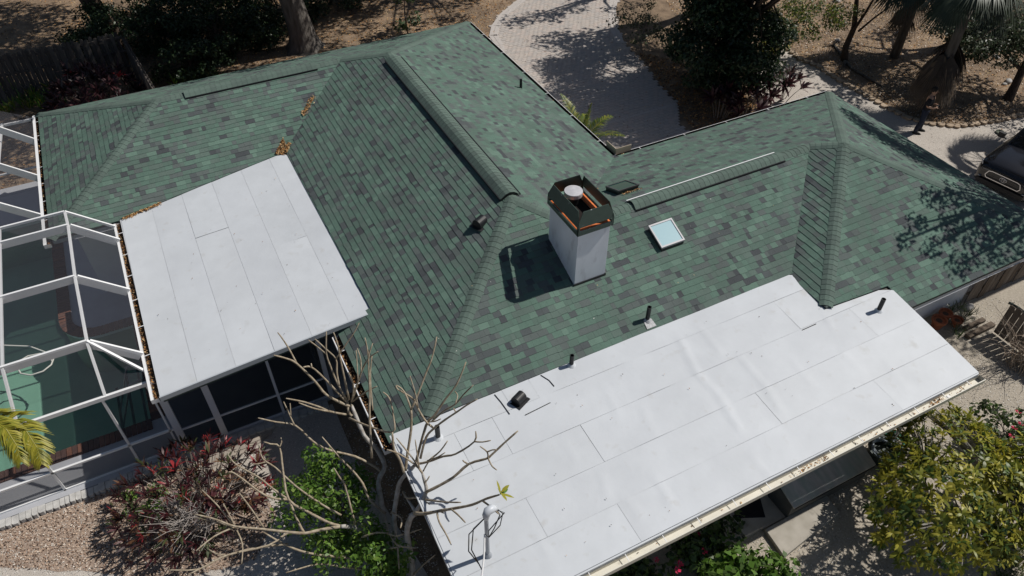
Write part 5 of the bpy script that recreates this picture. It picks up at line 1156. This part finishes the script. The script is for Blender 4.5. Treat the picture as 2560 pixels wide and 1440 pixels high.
def stone(label, c, r, m, seed, name='stone'):
    o = MB(); rr = random.Random(seed); n = 9; prof = [(.75, 0), (1.0, .25), (.95, .55), (.6, .85), (.15, .95)]
    for f, z in prof:
        for k in range(n): a = 6.283*k/n; q = r*f*(1+.18*math.sin(2*a+seed)+rr.uniform(-.08, .08)); o.v.append((c[0]+q*math.cos(a), c[1]+q*math.sin(a)*.85, c[2]+z*r*.9))
    for i in range(len(prof)-1):
        for k in range(n): j = (k+1) % n; o.f.append((i*n+k, i*n+j, (i+1)*n+j, (i+1)*n+k)); o.m.append(0)
    o.f.append(tuple(range((len(prof)-1)*n, len(prof)*n))); o.m.append(0); return tag(o.build(name, m, smooth=True), label, 'stone')
M_STN = mat('pale_rock', (.50,.48,.46), rough=.9, var=.3, scale=6.)
stone('pale stone at the corner of the white wall and the board fence', (7.0, -7.52, 0), .16, M_STN, 1)
for i, (px, py, r_s, lab) in enumerate([(2248, 88, .20, 'white stone lying on leaves under the hanging palm fans'), (2093, 103, .12, 'white stone at the foot of the leaning thin tree'), (2490, 145, .15, 'pale stone left of the pair under the right tree'), (2520, 206, .17, 'pale stone nearest the leaning trunk at right'), (2540, 200, .13, 'pale stone at the right frame edge behind the trunk'), (2510, 212, .10, 'small pale stone in front of the leaning trunk'), (2091, 5, .16, 'pale stone at the top edge left of the palm fans')]):
    p = G(px, py); stone(lab, (p[0], p[1], 0), r_s, M_STN, 10+i)
t = thing('twig_shrub', 'leafless twiggy shrub spreading over the slatted fence at right', 'shrub', (6.2, -10.2, 0)); o = MB(); rr = random.Random(8)
for k in range(46):
    p = np.array([6.3+rr.uniform(-.2, .2), -9.6+rr.uniform(-.25, .25), 0.]); d = np.array([rr.uniform(-.5, .5), rr.uniform(-.35, .75), 1.1]); pts_ = [p]
    for q_ in range(5): p = p+d*.28; d = d+np.array([rr.uniform(-.4, .3), rr.uniform(-.35, .35), rr.uniform(-.5, .05)]); pts_.append(p)
    o.tube(pts_, [.012, .010, .008, .006, .005, .003], 4, cap=False)
    for q_ in (2, 3, 4): o.tube([pts_[q_], pts_[q_]+np.array([rr.uniform(-.3, .3), rr.uniform(-.3, .3), rr.uniform(-.1, .3)])], [.005, .002], 4, cap=False)
tag(o.build('twig', mat('dry_twig_pale', (.34,.27,.21), rough=.9)), kind='stuff'); D.objects['twig.001' if 'twig.001' in D.objects else 'twig'].parent = t; D.objects['twig.001' if 'twig.001' in D.objects else 'twig'].matrix_parent_inverse = PM(t).inverted()
o = MB(); o.box(6.0, 7.0, -8.35, -8.2, .0, .12); o.box(6.2, 6.95, -8.1, -7.98, .0, .1); tag(o.build('timber', M_BRD[2]), kind='stuff')

# ------------------------------------------------------------------ trees at the upper right
bA = (9.2, 5.6, 0)
cl = clump_cloud((8.7, 5.6, 2.0), (2.0, 2.3, 1.8), 95, .66, 81)+clump_cloud((9.8, 7.0, 5.3), (3.0, 3.6, 1.5), 60, .9, 82)+clump_cloud((9.6, 3.9, 6.0), (2.6, 2.9, 1.0), 80, .85, 80)
tree('evergreen_tree', 'big dense dark evergreen tree between the paved drive and shell path', 'tree', bA, (9.4, 5.8, 5), .24, .12, cl, 240, .66, .16, L_DARK, BARKD, seed=81, w=[3, 3, 2, 2.5])
tree('olive_bush', 'loose olive green bush at the right edge of the paved drive', 'bush', (7.7, 9.4, 0), (7.8, 9.5, 1.3), .06, .03, clump_cloud((7.7, 9.6, 1.35), (1.15, 1.2, .85), 26, .38, 83), 60, .38, .11, L_OLIVE+L_MID[:1], TWIG, seed=83, w=[3, 3, 2, 1.5, 2])
tree('round_bush', 'small rounded yellow green bush at the shell path beside the dark evergreen', 'bush', (12.5, 6.6, 0), (12.5, 6.6, .5), .04, .02, clump_cloud((12.5, 6.7, .55), (.55, .55, .5), 12, .3, 84), 80, .3, .10, L_YEL[1:]+L_MID[:2], TWIG, seed=84)
t = thing('thin_tree', 'leaning multi stemmed thin tree with exposed roots in the leaf bed', 'tree', (14.6, 4.8, 0))
P0 = G(2112, 152); P1 = G(2114, 118, .45); P2 = G(2135, 70, 1.1); P3 = G(2142, 0, 2.2)
o = MB(); o.tube([P0-np.array([0, 0, .1]), P1, P2, P3, P3+np.array([.3, .6, 2.5])], [.17, .13, .12, .09, .06], 8); o.build('trunk', BARKD, t, smooth=True)
for e, r_s in [([G(2128, 85, .95), G(2165, 30, 1.8), G(2200, -30, 2.9)], .07), ([G(2146, 78, 1.0), G(2185, 45, 1.4), G(2240, 5, 2.0)], .05)]: o = MB(); o.tube(e, [r_s, r_s*.8, r_s*.5], 6); o.build('limb', BARKD, t, smooth=True)
for e in [[P0, G(2085, 112, .05), G(2055, 118, .03)], [P0, G(2130, 172, .06), G(2170, 195, .05), G(2205, 216, .02)], [P0, G(2112, 160, .05), G(2110, 168, .02)]]: o = MB(); o.tube(e, [.09]+[.05]*(len(e)-2)+[.015], 6); o.build('root', BARK, t, smooth=True)
crown('crown', t, clump_cloud(tuple(G(2010, 45, 2.0)), (2.2, 1.1, .6), 46, .42, 85)+clump_cloud(tuple(G(2120, 40, 1.7)), (.7, .5, .3), 8, .3, 88)+clump_cloud((14, 8, 4.8), (3, 2.4, 1.2), 24, .7, 86), 105, .45, .11, L_YEL[2:]+L_MID+L_OLIVE[:1], [2, 3, 2, 1.5, 2, 1, 2], .5, .7, 85)
def fan(V, F, MI, hub, d, L, droop, r, nm, width=.035, n=26, ang=2.2):
    "a palmate fan leaf: pleated segments radiating from the hub"
    d = d/np.linalg.norm(d); sd = np.cross(d, [0, 0, 1.]); sd /= np.linalg.norm(sd)+1e-6; up = np.cross(sd, d); mi = r.integers(nm)
    for k in range(n):
        a = (k/(n-1)-.5)*ang*2*.62; q = d*math.cos(a)+sd*math.sin(a)+up*(.12*math.cos(a*2)); LL = L*(1-.25*abs(k/(n-1)-.5))*r.uniform(.9, 1.05); p0 = hub; p1 = hub+q*LL*.5; p2 = p1+(q+np.array([0, 0, -droop]))*LL*.42; w_ = np.cross(q, up); w_ /= np.linalg.norm(w_)+1e-6; b = len(V)
        V += [p0-w_*.006, p0+w_*.006, p1+w_*width+up*.012, p1-w_*width, p2+w_*.004, p2-w_*.004]; F += [(b, b+1, b+2, b+3), (b+3, b+2, b+4, b+5)]; MI += [mi, mi]
def fan_palm(label, base, h, fans, skirt, seed, green, sk_h=None):
    r = np.random.default_rng(seed); t = thing('fan_palm', label, 'palm', base, 'fan palms in the leaf bed'); o = MB(); o.tube([(base[0], base[1], -.05), (base[0]+.05, base[1], h*.5), (base[0], base[1], h)], [.20, .17, .16], 10); o.build('trunk', BARK, t, smooth=True)
    top = np.array([base[0], base[1], h])
    for i in range(fans):
        a = i*2.4+seed; el = r.uniform(-.35, .9); d = np.array([math.cos(a)*math.cos(el), math.sin(a)*math.cos(el), math.sin(el)]); st = r.uniform(.7, 1.0); hub = top+d*st+np.array([0, 0, -.15*st]); V = []; F = []; MI = []; dd = d+np.array([0, 0, -.75]); fan(V, F, MI, hub, dd, r.uniform(.95, 1.25), .9, r, len(green), .032, 28)
        fo = quads_np('fan_leaf', np.array(V), np.array(F), green, np.array(MI), t); o = MB(); o.tube([top, (top+hub)/2+np.array([0, 0, .06]), hub], [.022, .016, .012], 5); o.build('leaf_stalk', L_YEL[3], fo)
    if skirt:
        DEAD = [mat('dead_frond_grey', (.12,.10,.085), rough=.95), mat('dead_frond_brown', (.155,.115,.08), rough=.95), mat('dead_frond_dark', (.07,.055,.045), rough=.95)]; V = []; F = []; MI = []
        for i in range(skirt):
            a = r.random()*6.28; z = r.uniform((sk_h or h)*.45, (sk_h or h)*.95); hub = np.array([base[0]+math.cos(a)*.22, base[1]+math.sin(a)*.22, z]); d = np.array([math.cos(a)*.42, math.sin(a)*.42, -1]); fan(V, F, MI, hub, d, r.uniform(1.0, 1.35), .5, r, 3, .022, 18, 1.0)
        tag(quads_np('dead_skirt', np.array(V), np.array(F), DEAD, np.array(MI), t), kind='stuff')
    return t
L_FAN = leafmats('fan_leaf_grey_green', [(.055,.075,.05), (.07,.09,.065), (.045,.06,.04)], .2)
fan_palm('fan palm with shaggy brown skirt of dead fronds behind the person', (14.5, .5, 0), 4.6, 22, 46, 3, L_FAN, 2.9)
fan_palm('fan palm whose grey green fans hang in at the top edge', (16.9, 4.2, 0), 3.3, 20, 8, 4, L_FAN)
fan_palm('fan palm beyond the right frame edge shading the shell path', (18.4, -3.3, 0), 5.6, 22, 10, 6, L_FAN)
bT = G(2520, 248); cl = clump_cloud((17.7, .9, 2.6), (2.3, 2.1, .95), 60, .5, 87)+clump_cloud(tuple(G(2450, 90, 2.2)), (1.5, 1.9, .7), 55, .5, 90)+clump_cloud((20.2, -1.0, 3.2), (1.8, 1.6, 1.2), 24, .6, 89)
tree('leaning_tree', 'grey green leafy tree with leaning trunk at the upper right corner', 'tree', tuple(bT), tuple(bT+np.array([1.6, .9, 3.4])), .16, .1, cl, 120, .5, .12, L_OLIVE+L_DARK[1:3], BARKD, seed=87, w=[3, 3, 2, 1.5, 2, 2])
# trees beyond the frame whose shade falls into it
cl = [((x, y, z), r_) for x, y, z, r_ in [(6.93,-7.1,7.0,.28),(7.5,-6.85,7.0,.34),(7.7,-7.5,7.1,.34),(8.8,-6.73,7.0,.5),(8.36,-7.3,7.0,.45),(8.2,-8.1,7.0,.4),(9.3,-7.3,7.0,.6),(9.0,-8.0,7.0,.5),(10.0,-7.5,7.0,.7),(9.9,-8.2,7.0,.7),(8.3,-6.4,7.0,.35),(10.4,-6.9,7.4,.7),(9.6,-6.3,7.2,.5),(11.4,-2.0,8.0,0.41),(11.1,-2.7,8.0,0.57),(11.0,-3.2,8.0,0.61),(10.9,-3.7,8.0,0.61),(11.2,-4.1,8.0,0.68),(11.2,-4.7,8.0,0.74),(12.1,-4.7,8.0,0.68),(11.05,-2.22,7.90,0.45),(10.75,-2.92,7.90,0.63),(10.65,-3.42,7.90,0.67),(10.55,-3.92,7.90,0.67),(10.85,-4.32,7.90,0.75),(10.85,-4.92,7.90,0.81),(11.75,-4.92,7.90,0.75),(11.9,-5.4,8.0,.7),(12.2,-5.8,8.0,.7),(11.9,-6.4,8.0,.75),(12.6,-3.4,8.4,.5),(12.9,-7.6,8,1.0),(13.6,-5.4,8.6,1.0),(12.0,-8.6,7.4,.8),(12.6,-4.4,8.5,.7),(11.6,-7.3,7.6,.8)]]
tree('shade_tree', 'tall tree beyond the right frame edge dappling the green roof corner', 'tree', (14.4, -8.3, 0), (13.4, -7.0, 6.8), .34, .2, cl, 170, .55, .15, L_DARK, BARK, seed=91, every=1, flat=.8)
for i, (b, c, rd, n, lab) in enumerate([((14, 15, 0), (13.0, 14.6, 6.4), (3.4, 3.0, 1.5), 17, 'tree beyond the top edge casting shade on the paved drive'), ((13.2, 11.5, 0), (11.2, 10.2, 6.4), (2.4, 2.6, 1.3), 20, 'spreading tree beyond the top edge shading the drive and bush'), ((10.5, 2.6, 0), (9.6, 2.8, 5.6), (2.4, 1.9, 1.2), 30, None), ((21, 4, 0), (20.0, 3.5, 6), (4, 4, 1.6), 18, 'tree beyond the top right corner shading the leaf bed'), ((8, 23.5, 0), (6.8, 19, 7), (4.2, 4, 1.3), 46, 'tree beyond the top edge shading the leaf litter behind the far eave')]):
    if lab is None: continue
    tree('shade_tree', lab, 'tree', b, (b[0]-.6, b[1], 5.4), .3, .2, clump_cloud(c, rd, n, .8, 92+i), 110, .8, .24, L_DARK, BARK, seed=92+i, every=1, bend=.5)
# dark purple ti plants along the inner gutter
for i, (x, y, n, lab) in enumerate([(8.0, 3.0, 16, 'dark purple leaved ti plants nearest the inner gutter'), (9.1, 3.6, 14, 'dark purple ti plants in the middle of the row by the green roof'), (10.3, 3.7, 10, 'purple ti plant standing against the pale shell path'), (7.2, 3.6, 12, 'dark ti plants at the paved drive end of the row')]):
    c = (x, y, 0); rosette_shrub('ti_plant', lab, 'plant', c, tipcloud(c, (.65, .6, .95), n, 95+i, .5, (.8, 1.1)), .48, .095, L_TI, seed=95+i, group='purple ti plants by the inner gutter', nl=(10, 15), w=[4, 4, 4, 1.2])
o = MB(); o.lathe([(.10, .0), (.15, .02), (.15, .06), (.10, .08), (.09, .04)], (*G(2499, 333)[:2], .01), 18); tag(o.build('rubber_ring', mat('grey_green_ring', (.20,.22,.17), rough=.8)), 'small round grey green ring lying on the shell path', 'ring')

# ------------------------------------------------------------------ person standing at the path's edge
M_SHIRT = mat('dark_shirt', (.012,.012,.016), rough=.9); M_JEAN = mat('dark_blue_jeans', (.018,.024,.045), rough=.9); M_SKIN = mat('skin', (.42,.25,.17), rough=.6); M_SHOE = mat('dark_shoe', (.012,.011,.011), rough=.7)
pb = G(2292, 330); yaw = R(-55)     # faces right and towards the house
per = thing('person', 'person in dark shirt and jeans standing on the shell path holding a device', 'person', tuple(pb))
cz, sz = math.cos(yaw), math.sin(yaw)
def pw_(p): return (pb[0]+p[0]*cz-p[1]*sz, pb[1]+p[0]*sz+p[1]*cz, p[2])      # x: to the person's front, y: to the left
def skin_mesh(name, joints, edges, mats, parent, sub=2):
    me = D.meshes.new(name); me.from_pydata([pw_(j[0]) for j in joints], edges, []); 
    for m_ in mats: me.materials.append(m_)
    o = link(name, me, parent); sm = o.modifiers.new('skin', 'SKIN'); sm.use_smooth_shade = True; me.skin_vertices[0] if False else None
    if not me.skin_vertices: me.attributes
    for i, j in enumerate(joints):
        rr = j[1]; me.skin_vertices[0].data[i].radius = rr if isinstance(rr, tuple) else (rr, rr)
    me.skin_vertices[0].data[0].use_root = True
    s = o.modifiers.new('sub', 'SUBSURF'); s.levels = sub; s.render_levels = sub; return o
def limb_rings(rings, n=14):
    "a lofted surface through rings: (centre, half width across, half depth) in the person's frame"
    o = MB(); b = 0
    for (x, y, z), ry, rx in rings:
        for k in range(n): a = 6.283*k/n; o.v.append(pw_((x+rx*math.cos(a), y+ry*math.sin(a), z)))
    for i in range(len(rings)-1):
        for k in range(n): j = (k+1) % n; o.f.append((i*n+k, i*n+j, (i+1)*n+j, (i+1)*n+k)); o.m.append(0)
    o.f.append(tuple(range(n-1, -1, -1))); o.m.append(0); o.f.append(tuple(range((len(rings)-1)*n, len(rings)*n))); o.m.append(0); return o
def person_body():
    J = [((0,0,.95),(.15,.11)), ((.0,0,1.12),(.14,.10)), ((.01,0,1.30),(.17,.115)), ((.0,0,1.43),(.14,.09)), ((.01,0,1.52),(.058,.058)), ((.03,0,1.60),(.075,.085)), ((.03,0,1.70),(.085,.095)), ((.02,0,1.765),(.055,.06))]
    E_ = [(i, i+1) for i in range(7)]
    def add(parent, chain):
        k = parent
        for c in chain: J.append(c); E_.append((k, len(J)-1)); k = len(J)-1
        return k
    hands = []
    for s in (1, -1):
        add(0, [((0,.10*s,.88),(.088,.095)), ((.015+.02*s,.13*s,.50),(.062,.065)), ((-.015+.06*s,.15*s,.11),(.042,.045)), ((.03+.06*s,.15*s,.05),(.045,.04)), ((.15+.06*s,.16*s,.035),(.042,.028))])
        k = add(3, [((0,.19*s,1.41),(.056,.056)), ((-.04,.24*s,1.14),(.042,.042)), ((.20,.17*s,1.10),(.031,.031)), ((.26,.12*s,1.12),(.036,.020))])
        for f in range(4): add(k, [((.30,.12*s+(.022*(f-1.5)),1.125),(.011,.011)), ((.335-.006*abs(f-1.5),.10*s+(.018*(f-1.5)),1.115),(.0095,.0095)), ((.345-.006*abs(f-1.5),.075*s+.016*(f-1.5),1.095),(.0085,.0085))])
        add(k, [((.27,.085*s,1.145),(.012,.012)), ((.30,.065*s,1.15),(.010,.010))])
    return J, E_
J, E_ = person_body()
try:
    body = skin_mesh('body', J, E_, [M_SKIN], per)
except Exception as ex:
    print('skin failed', ex)
    raise
# clothes follow the body, a little looser
sh = limb_rings([((0,0,.90),.185,.135), ((0,0,1.05),.175,.13), ((.01,0,1.22),.195,.135), ((.01,0,1.36),.205,.13), ((.0,0,1.45),.165,.105), ((.005,0,1.50),.08,.075)]); sh.build('shirt', M_SHIRT, per, smooth=True)
for s in (1, -1):
    o = MB(); o.tube([pw_((0,.17*s,1.42)), pw_((-.015,.215*s,1.30)), pw_((-.03,.24*s,1.19))], [.075, .072, .068], 12); o.build('sleeve', M_SHIRT, per, smooth=True)
    o = limb_rings([((-.01+.06*s,.15*s,.07),.062,.068), ((-.005+.055*s,.148*s,.25),.07,.075), ((.02+.02*s,.13*s,.50),.078,.082), ((.01+.01*s,.115*s,.72),.092,.10), ((0,.085*s,.90),.10,.125), ((0,.08*s,.97),.10,.125)]); o.build('trouser_leg', M_JEAN, per, smooth=True)
    o = limb_rings([((.055+.06*s,.152*s,.0),.052,.15), ((.055+.06*s,.152*s,.03),.054,.152), ((.045+.06*s,.152*s,.065),.047,.125), ((-.0+.06*s,.152*s,.10),.05,.058)]); o.build('shoe', M_SHOE, per, smooth=True)
o = limb_rings([((-.005,0,1.63),.088,.10), ((-.005,0,1.70),.098,.112), ((-.0,0,1.77),.085,.095), ((.0,0,1.805),.03,.035)]); o.build('hair', mat('dark_hair', (.015,.011,.009), rough=.8), per, smooth=True)
o = MB(); o.tube([pw_((.128,0,1.66)), pw_((.142,0,1.635))], [.012, .016], 6); o.build('nose', M_SKIN, per, smooth=True)
for s in (1, -1):
    o = MB(); o.lathe([(.004, -.008), (.010, 0), (.004, .008)], pw_((.108, .034*s, 1.672)), 8); o.build('eye', mat('eye_dark', (.02,.016,.014), rough=.3), per); o = MB(); o.tube([pw_((.02,.098*s,1.62)), pw_((.015,.105*s,1.65)), pw_((.02,.098*s,1.68))], [.012, .018, .012], 6); o.build('ear', M_SKIN, per, smooth=True)
o = MB(); o.tube([pw_((.112,-.025,1.595)), pw_((.120,0,1.594)), pw_((.112,.025,1.595))], [.006, .009, .006], 6); o.build('mouth', mat('lip', (.30,.12,.10), rough=.6), per)
ctl = thing('remote_controller', 'small black remote controller held in both hands of the person', 'controller', pw_((.315, 0, 1.13)))
o = MB(); a_, b_ = np.array(pw_((.315, -.09, 1.125))), np.array(pw_((.315, .09, 1.125))); o.bar(a_, b_, .09, .04); o.build('body', M_BLACK, ctl)
o = MB(); o.bar(np.array(pw_((.36, -.075, 1.16))), np.array(pw_((.36, .075, 1.16))), .012, .085); o.build('screen', mat('screen_dark', (.01,.012,.015), rough=.1), ctl)
for s in (-1, 1): o = MB(); o.tube([pw_((.30, .05*s, 1.14)), pw_((.30, .05*s, 1.175))], [.008, .011], 8); o.build('stick', M_BLACK, ctl)

# ------------------------------------------------------------------ black pickup nosing in at the right edge
M_PAINT = mat('black_car_paint', (.010,.010,.012), rough=.12, spec=.6); M_TRIMB = mat('black_trim', (.014,.014,.015), rough=.55); M_CHROME = mat('chrome', (.6,.6,.62), rough=.12, metal=1.); M_GLS = mat('dark_glass', (.008,.009,.011), rough=.04, spec=.7); M_LAMP = mat('lamp_clear', (.30,.31,.33), rough=.08, spec=.8)
tx, ty = 11.95, -4.45                                    # middle of the nose; the truck faces -x
trk = thing('pickup_truck', 'black pickup truck parked nose first at the right edge', 'truck', (tx+2.65, ty+.5, 0))
ta = R(11); tc_, ts_ = math.cos(ta), math.sin(ta)
T = lambda x, y, z: (tx+x*tc_-y*ts_, ty+x*ts_+y*tc_, z)
TX, TY = (tc_, ts_, 0), (-ts_, tc_, 0)
def loft(secs, mt, name, parent=trk, smooth=True):
    "secs: list of (x, outline of (y,z)) cross-sections from nose to tail"
    o = MB(); n = len(secs[0][1])
    for x, ol in secs:
        for y, z in ol: o.v.append(T(x, y, z))
    for i in range(len(secs)-1):
        for k in range(n): j = (k+1) % n; o.f.append((i*n+k, (i+1)*n+k, (i+1)*n+j, i*n+j)); o.m.append(0)
    o.f.append(tuple(range(n))); o.m.append(0); o.f.append(tuple(range(len(secs)*n-1, (len(secs)-1)*n-1, -1))); o.m.append(0); return o.build(name, mt, parent, smooth)
def sec(w_, zb, zs, zt, crown_=.03):
    return [(-w_, zb), (-w_*1.0, zs*.6+zb*.4), (-w_, zs), (-w_*.93, zt-.03), (-w_*.6, zt+crown_*.5), (0, zt+crown_), (w_*.6, zt+crown_*.5), (w_*.93, zt-.03), (w_, zs), (w_, zs*.6+zb*.4), (w_, zb)]
loft([(.0, sec(.72, .45, .72, .84)), (.05, sec(.82, .40, .82, .98)), (.22, sec(.90, .38, .90, 1.06)), (.6, sec(.935, .38, .94, 1.10)), (1.35, sec(.945, .38, .98, 1.15, .04)), (1.62, sec(.945, .38, 1.0, 1.15, .02)), (3.6, sec(.95, .38, 1.0, 1.12, .0)), (5.3, sec(.945, .40, 1.0, 1.08, .0))], M_PAINT, 'body')
loft([(1.42, [(-.80, 1.10), (-.76, 1.14), (0, 1.18), (.76, 1.14), (.80, 1.10)]), (2.05, [(-.82, 1.10), (-.66, 1.66), (0, 1.72), (.66, 1.66), (.82, 1.10)]), (3.3, [(-.82, 1.10), (-.66, 1.72), (0, 1.78), (.66, 1.72), (.82, 1.10)]), (3.75, [(-.82, 1.08), (-.68, 1.5), (0, 1.56), (.68, 1.5), (.82, 1.08)])], M_PAINT, 'cab', smooth=False)
o = MB(); o.poly([T(1.47, -.70, 1.205), T(1.47, .70, 1.205), T(2.02, .60, 1.675), T(2.02, -.60, 1.675)]); w_s = o.build('windscreen', M_GLS, trk)
for s in (-1, 1):
    o = MB(); o.poly([T(1.75, s*.822, 1.18), T(3.3, s*.822, 1.18), T(3.2, s*.70, 1.62), T(2.1, s*.70, 1.60)]); o.build('side_window', M_GLS, trk)
    o = MB(); o.bar(T(1.62, s*.90, 1.20), T(1.62, s*1.02, 1.24), .04, .04); o.obox(T(1.60, s*1.08, 1.29), TX, .06, TY, .10, (0, 0, 1), .085); o.build('mirror', M_TRIMB, trk)
    h = MB(); h.prism([T(.05, s*.52, .80), T(.045, s*.80, .83), T(.24, s*.905, .90), T(.23, s*.60, .90)], [T(.075, s*.52, .93), T(.085, s*.79, .955), T(.26, s*.895, 1.0), T(.25, s*.60, 1.03)]); h.build('headlight', M_LAMP, trk)
    h = MB(); h.lathe([(.05, 0), (.05, .02), (.03, .025)], T(.0, s*.70, .58), 12); h.build('fog_lamp', M_LAMP, trk)
    for wx in (.95, 4.2):
        o = MB(); n = 22
        for k in range(n):
            a, b_ = 6.283*k/n, 6.283*(k+1)/n
            for (r0_, y0_), (r1_, y1_) in [((.36, .70), (.38, .76)), ((.38, .76), (.38, .92)), ((.38, .92), (.34, .955)), ((.34, .955), (.24, .95))]:
                o.poly([T(wx+r0_*math.cos(a), s*y0_, .38+r0_*math.sin(a)), T(wx+r0_*math.cos(b_), s*y0_, .38+r0_*math.sin(b_)), T(wx+r1_*math.cos(b_), s*y1_, .38+r1_*math.sin(b_)), T(wx+r1_*math.cos(a), s*y1_, .38+r1_*math.sin(a))])
        wh = o.build('wheel', mat('tyre_rubber', (.015,.015,.015), rough=.9), trk)
        o = MB(); 
        for k in range(6): a = 6.283*k/6; o.bar(T(wx, s*.945, .38), T(wx+.23*math.cos(a), s*.945, .38+.23*math.sin(a)), .06, .02, up=(0, 1, 0))
        o.build('rim', M_CHROME, wh)
gr = MB(); ol = [(-.50, .62), (-.56, .70), (-.50, .84), (-.40, .87), (.40, .87), (.50, .84), (.56, .70), (.50, .62)]
xg = lambda z: .048*(z-.45)/.53-.022
gr.prism([T(xg(z)+.03, y, z) for y, z in ol], [T(xg(z), y, z) for y, z in ol]); g_ = gr.build('grille', mat('grille_black', (.008,.008,.009), rough=.5), trk)
o = MB()
for a, b_ in zip(ol, ol[1:]+ol[:1]): o.bar(T(xg(a[1])-.006, *a), T(xg(b_[1])-.006, *b_), .022, .022)
tag(o.build('grille_surround', M_CHROME, g_), kind='stuff')
for z in (.68, .74, .80): o = MB(); o.bar(T(xg(z)-.004, -.5, z), T(xg(z)-.004, .5, z), .012, .012); o.build('grille_bar', M_TRIMB, g_)
def ring3(ry, rz, oy, oz, n=28): return [T(xg(.75)-.016, oy+ry*math.cos(6.283*k/n), .75+oz+rz*math.sin(6.283*k/n)) for k in range(n+1)]
o = MB(); o.tube(ring3(.105, .070, 0, 0), .0085, 6); o.tube(ring3(.034, .064, 0, -.002), .007, 6); o.tube(ring3(.078, .024, 0, .036), .007, 6); tag(o.build('emblem', M_CHROME, g_, smooth=True), kind='stuff')
o = MB(); o.obox(T(-.005, 0, .46), TX, .05, TY, .74, (0, 0, 1), .075); o.build('bumper', M_TRIMB, trk)
o = MB(); o.obox(T(-.058, 0, .45), TX, .004, TY, .16, (0, 0, 1), .05); o.build('skid_plate', M_TRIMB, trk)
